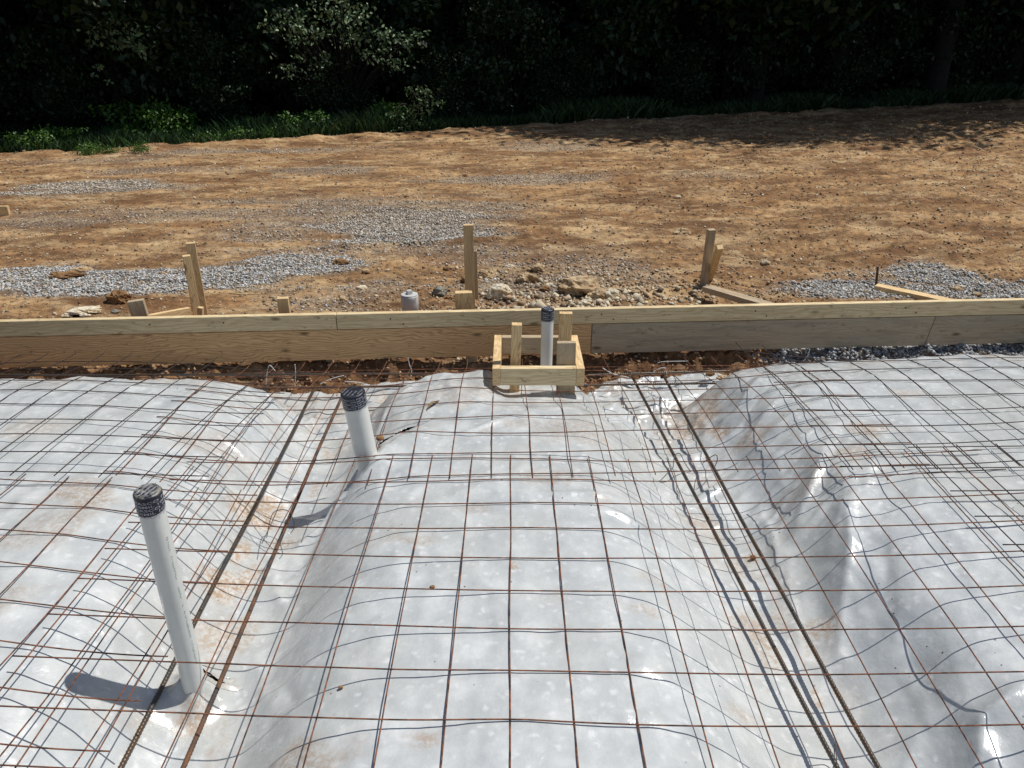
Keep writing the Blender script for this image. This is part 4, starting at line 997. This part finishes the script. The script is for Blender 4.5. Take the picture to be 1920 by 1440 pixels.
tl = ['leftmost dark tree standing back at the corner of the wood', 'dark tree behind the tangle of dry branches at left', 'dark tree set well back behind the brightest weeds', 'dark tree behind the sunlit weed patch', 'dark tree just left of the large sunlit sapling',
      'dark tree right behind the large sunlit sapling', 'tree in line with the tallest stake at the wood edge', 'dark tree whose crown shades the dirt right of centre', 'dark tree right of centre with thin bare trunk', 'dark tree above the far dirt, beyond the crossed stakes',
      'big-leaved dark tree in the right part of the wood', 'dark tree leaning over the far right dirt', 'dark tree near the right corner of the wood', 'tree beyond the right corner casting shade on the dirt', 'rightmost dark tree at the edge of the wood']
used = [False] * 3
for i, ((x, dy), lab) in enumerate(zip(trees, tl)):
    k = i % 3; y = float(yf(x)) + dy; s = 1 + .10 * math.sin(i * 2.1) + (.26 if x > 2 else 0)
    place('tree', tps[k], (x, y, float(gz(x, y))), i * 1.9, (s, s, s * (.78 if x > 2 else 1)), lab, 'tree', 'trees along the wood edge', not used[k]); used[k] = True
def shrub_proto(i, H, r_, n, mat, lsz, nc=26, z0=.15):
    c, pts = crown_pts(nc, n // nc, r_, r_ * .8, z0, H, .16 if H > .8 else .07)
    pts[:, 2] = np.abs(pts[:, 2])
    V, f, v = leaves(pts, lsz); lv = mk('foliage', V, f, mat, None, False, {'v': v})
    par = []
    for q in c[::3]:
        tt = np.linspace(0, 1, 6)[:, None]; L = np.array([[0, 0, -.05]]) * (1 - tt) + q[None] * tt; L[:, 2] += .1 * np.sin(tt[:, 0] * 3); par.append(tube(L, .014 * (1 - .7 * tt[:, 0]) * (H / 1.6), 5))
    V, f = join(par); st = mk('stem', V, f, BARK, None, True)
    return lv, st
sps = [shrub_proto(0, 2.1, 1.0, 5200, LF_D, .08, 44), shrub_proto(1, 1.6, .9, 4600, LF_D, .065, 36), shrub_proto(2, 2.9, 1.0, 4600, LF_D, .13, 40)]
sx = [(-14, 2.3, 2), (-12.3, 2.9, 0), (-10.4, 3.2, 2), (-8.8, 3.1, 0), (-7.3, 3.2, 2), (-5.8, 2.7, 0), (-4.6, 3.3, 2), (-3.5, 2.2, 1), (-2.3, 2.6, 2), (-1.2, 1.5, 1), (0, 1.6, 0), (1.1, 1.2, 1), (2.2, 1.6, 2), (3.4, 1.0, 1), (4.5, 1.2, 0), (5.7, 1.5, 2), (6.9, .9, 1), (8.0, 1.3, 2), (9.3, 1.0, 0), (10.6, 1.3, 2), (11.9, .9, 1), (13.2, 1.3, 2), (14.6, 1.0, 0), (16.2, 1.4, 2)]
pos = ['outside left corner', 'above the dry branch tangle', 'behind the far left weeds', 'left of the brightest weeds', 'behind the brightest weeds', 'right of the brightest weeds', 'behind the left speckled leaves', 'below the large sunlit sapling', 'beside the large sunlit sapling', 'over the pale leafy weed', 'above the tallest stake', 'right of the tallest stake line', 'where the dirt shade begins', 'above the shaded gravel streak', 'over the middle shaded dirt', 'above the crossed stakes, set back', 'low beside the crossed stakes line', 'right of the crossed stakes line', 'under the big-leaved tree', 'right of the big-leaved tree', 'low, above the rusty pin', 'over the right shaded dirt', 'near the right corner', 'at the right corner, outermost']
kind = ['dark bushy shrub', 'low dark small-leaved shrub', 'tall dark broad-leaved shrub']
used = [False] * 3
for i, ((x, dy, k), pp) in enumerate(zip(sx, pos)):
    y = float(yf(x)) + dy; s = 1 + .15 * math.sin(i * 3.3)
    place('shrub', sps[k], (x, y, float(gz(x, y))), i * 2.3, (s, s, s), kind[k] + ' ' + pp, 'shrub', 'shrubs at the wood edge', not used[k]); used[k] = True
# sunlit saplings
def sapling(label, spots, loc, n, lsz, mat=LF_S):
    root = empty('sapling', loc); tag(root, label, 'sapling', 'sunlit saplings')
    pts = []; par = []
    sp2 = [(x + random.uniform(-.35, .35), y + random.uniform(-.2, .2), z + random.uniform(-.3, .2), s * random.uniform(.35, .8)) for (x, y, z, s) in spots for _ in range(2)] + list(spots)
    for (x, y, z, s) in sp2:
        pts.append(np.array([x, y, z]) + rng.normal(0, 1, (int(n * s), 3)) * np.array([.24, .2, .09]) * s)
        tt = np.linspace(0, 1, 9)[:, None]; L = np.array([[0, 0, 0]]) * (1 - tt) + np.array([[x, y, z]]) * tt; L[:, 2] += .3 * np.sin(tt[:, 0] * 3.14); par.append(tube(L, .025 * (1 - .8 * tt[:, 0]), 5))
    V, f, v = leaves(np.vstack(pts), lsz); mk('foliage', V, f, mat, root, False, {'v': v})
    V, f = join(par); mk('stem', V, f, BARK, root, True)
l0 = pg(655, 235)
def rel(px, py, dy, s):
    q = P(px, py, Y=l0.y + dy - .9); return (q.x - l0.x, q.y - l0.y, q.z - l0.z, s)
sapling('large sunlit sapling reaching over the weeds left of centre', [rel(*a) for a in ((610, 15, -.1, 1.4), (560, 35, -.2, 1), (520, 32, -.2, .6), (660, 25, .2, 1.1), (700, 60, .1, .9), (690, 100, .1, .8), (590, 60, 0, .7), (735, 110, 0, .8), (730, 70, 0, .8), (545, 125, -.1, .7), (570, 75, 0, .6), (600, 120, .1, .5), (650, 80, .2, .6), (770, 80, .2, .5), (655, 5, 0, 1))], l0, 62, .075)
l0 = pg(240, 250) + Vector((0, 1.2, 0))
sapling('narrow sapling with a few bright leaves at upper left', [rel(*a) for a in ((235, 80, -1.3, .6), (200, 60, -1.3, .55), (262, 90, -1.2, .5), (185, 125, -1.0, .3), (215, 40, -1.2, .5), (255, 60, -1.3, .4))], l0, 60, .08)
l0 = pg(785, 240)
sapling('small pale leafy sapling rising from weeds in the middle', [rel(*a) for a in ((785, 185, 0, .5), (795, 170, 0, .4), (775, 205, 0, .6), (800, 200, .1, .5), (770, 225, -.1, .6))], l0, 70, .06, LF_L)
# weeds
wp = [shrub_proto(5, .42, .42, 1000, LF_W, .055, 20, .02), shrub_proto(6, .3, .3, 700, LF_W, .045, 16, .02)]
wl = [(270, 248, 1.5, 0, 'brightest clump of green weeds at the dirt edge, left'), (325, 252, 1.2, 0, 'bright green weed clump right beside the brightest one'), (240, 256, .9, 1, 'smaller green weed clump left of the brightest one'), (165, 284, .7, 1, 'low weed tuft on the dirt edge, leftmost in the sun'), (205, 282, .5, 1, 'tiny weed tuft beside the leftmost sunlit tuft'), (265, 279, .6, 1, 'flat weed tuft in front of the brightest clump'),
      (450, 255, .8, 1, 'weed clump by the dark dirt berm'), (510, 254, .7, 1, 'weed clump midway between berm and sapling'), (572, 246, 1.0, 0, 'sunlit weed clump under the large sunlit sapling'), (740, 232, 1.1, 0, 'leafy weed clump left of the small pale sapling'), (672, 240, .7, 1, 'small weed clump between the two saplings'), (390, 262, .7, 1, 'weed clump on top of the dark dirt berm'), (60, 278, .8, 0, 'shaded weed clump at the far left edge'), (120, 268, .8, 0, 'shaded weed clump second from the far left edge')]
used = [False] * 2
for i, (px, py, s, k, lab) in enumerate(wl):
    p = pg(px, py + 8); place('weed', wp[k], p, i * 1.7, (s * 1.3, s, s), lab, 'weed', 'weeds along the dirt edge', not used[k]); used[k] = True
# grass
n = 60000; X = rng.random(n) * 34 - 17; b = rng.random(n) ** 1.3 * np.clip(2.6 - .16 * X, .8, 4); Y = yf(X) + .15 + b + .5 * fbm(X * 1.3, X * 0, 3, 301)
k = Y > yf(X); X, Y = X[k], Y[k]; Z = gz(X, Y)
n = len(X); hgt = (.10 + .22 * rng.random(n)) * (.5 + vn(X * .8, Y * .8, 303)); a = rng.random(n) * 6.28; w = .008
dx, dy = np.cos(a) * w, np.sin(a) * w; lx, ly = rng.normal(0, .35, n) * hgt, rng.normal(0, .35, n) * hgt
V = np.stack([np.stack([X - dx, Y - dy, Z], -1), np.stack([X + dx, Y + dy, Z], -1), np.stack([X + lx * .4 + dx * .8, Y + ly * .4 + dy * .8, Z + hgt * .6], -1), np.stack([X + lx, Y + ly, Z + hgt], -1)], 1).reshape(-1, 3)
o = mk('grass', V, np.arange(n * 4).reshape(n, 4), LF_G, None, False, {'v': np.repeat(rng.random(n), 4)})
tag(o, 'dark green grass and low growth between the dirt and the wood', 'grass', kind='stuff')
# deep wood behind: countless leaves, one mass
n = 120000; X = rng.random(n) * 60 - 28; d = 3.6 + rng.random(n) * 13; Y = yf(X) + d; Z = gz(X, Y) + rng.random(n) * 9.5
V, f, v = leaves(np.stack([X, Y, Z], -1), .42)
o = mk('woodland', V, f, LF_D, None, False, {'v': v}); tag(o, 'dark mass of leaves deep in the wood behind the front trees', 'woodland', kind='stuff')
n = 9000; X = rng.random(n) * 70 - 33; Y = yf(X) + 2.5 + rng.random(n) * 16; Z = gz(X, Y) + 9 + rng.random(n) * 3  # leaf roof out of view, added to keep sun and sky off the wood
V, f, v = leaves(np.stack([X, Y, Z], -1), 1.3)
o = mk('shade_canopy', V, f, LF_D, None, False, {'v': v}); tag(o, 'unseen leaf roof added high above the wood to shade it', 'woodland', kind='stuff')
# bare trunks inside the wood
tx = [(-9.5, 4.5), (-5.0, 5.2), (3.0, 3.6), (5.9, 4.4), (7.6, 3.9), (10.3, 4.6), (12.4, 4.0)]
tn = ['left of the sunlit weed patch', 'behind the large sunlit sapling', 'right of centre, thin', 'above the crossed stakes', 'in the gap among big leaves', 'near the right part of the wood', 'close to the right corner']
for (x, dy), t_ in zip(tx, tn):
    y = float(yf(x)) + dy; tt = np.linspace(0, 1, 10)
    V, f = tube(np.stack([.2 * np.sin(tt * 4 + x), .1 * tt, tt * 9 - .2], -1), .12 * (1 - .5 * tt), 9)
    o = mk('bare_trunk', V, f, BARK, None, True); o.location = (x, y, float(gz(x, y))); tag(o, 'dim bare tree trunk inside the wood, ' + t_, 'tree trunk', 'bare trunks inside the wood')
# brush pile
b0 = pg(50, 235) + Vector((0, 1.2, 0)); par = []
for i in range(46):
    a0 = Vector((random.uniform(-1.6, 1.2), random.uniform(-.3, .3), random.uniform(0, .3))); L = random.uniform(.9, 2.0); an = random.uniform(-.3, .5)
    tt = np.linspace(0, 1, 8); par.append(tube(np.stack([a0.x + tt * L, a0.y + tt * random.uniform(-.3, .3), a0.z + tt * L * math.sin(an) + .25 * np.sin(tt * 3)], -1), .012 * (1 - .7 * tt), 5))
V, f = join(par); o = mk('brush_pile', V, f, TWIG, None, True); o.location = b0; tag(o, 'tangle of dry grey branches at the far left wood edge', 'brush pile')

# ------------------------------------------------------------------ light, sky, camera
sun_dir = Vector((SA, SB, 1)).normalized()
sd = bpy.data.lights.new('sun', 'SUN'); sd.energy = 4.0; sd.angle = math.radians(.53); sd.color = (1, .965, .91)
so = bpy.data.objects.new('sun', sd); COL.objects.link(so); so.rotation_euler = (-sun_dir).to_track_quat('-Z', 'Y').to_euler()
w = bpy.data.worlds.new('World'); SC.world = w; w.use_nodes = True; nt = w.node_tree
bg = nt.nodes['Background']; sk = nt.nodes.new('ShaderNodeTexSky'); sk.sky_type = 'NISHITA'; sk.sun_disc = False
sk.sun_elevation = math.asin(sun_dir.z); sk.sun_rotation = math.atan2(SA, SB); sk.air_density = 1.0; sk.dust_density = 1.0
nt.links.new(sk.outputs[0], bg.inputs[0]); bg.inputs[1].default_value = .075
cd = bpy.data.cameras.new('camera'); cd.sensor_width = 36; cd.lens = F / 1920 * 36; cd.clip_end = 600; cd.clip_start = .05
co = bpy.data.objects.new('camera', cd); COL.objects.link(co); co.location = (0, 0, CH); co.rotation_euler = (math.radians(90) - PITCH, 0, 0)
SC.camera = co
vs_ = SC.view_settings; vs_.view_transform = 'Standard'; vs_.look = 'None'; vs_.gamma = 1; vs_.use_curve_mapping = False; vs_.exposure = 0
SC.render.resolution_x = 1024; SC.render.resolution_y = 768
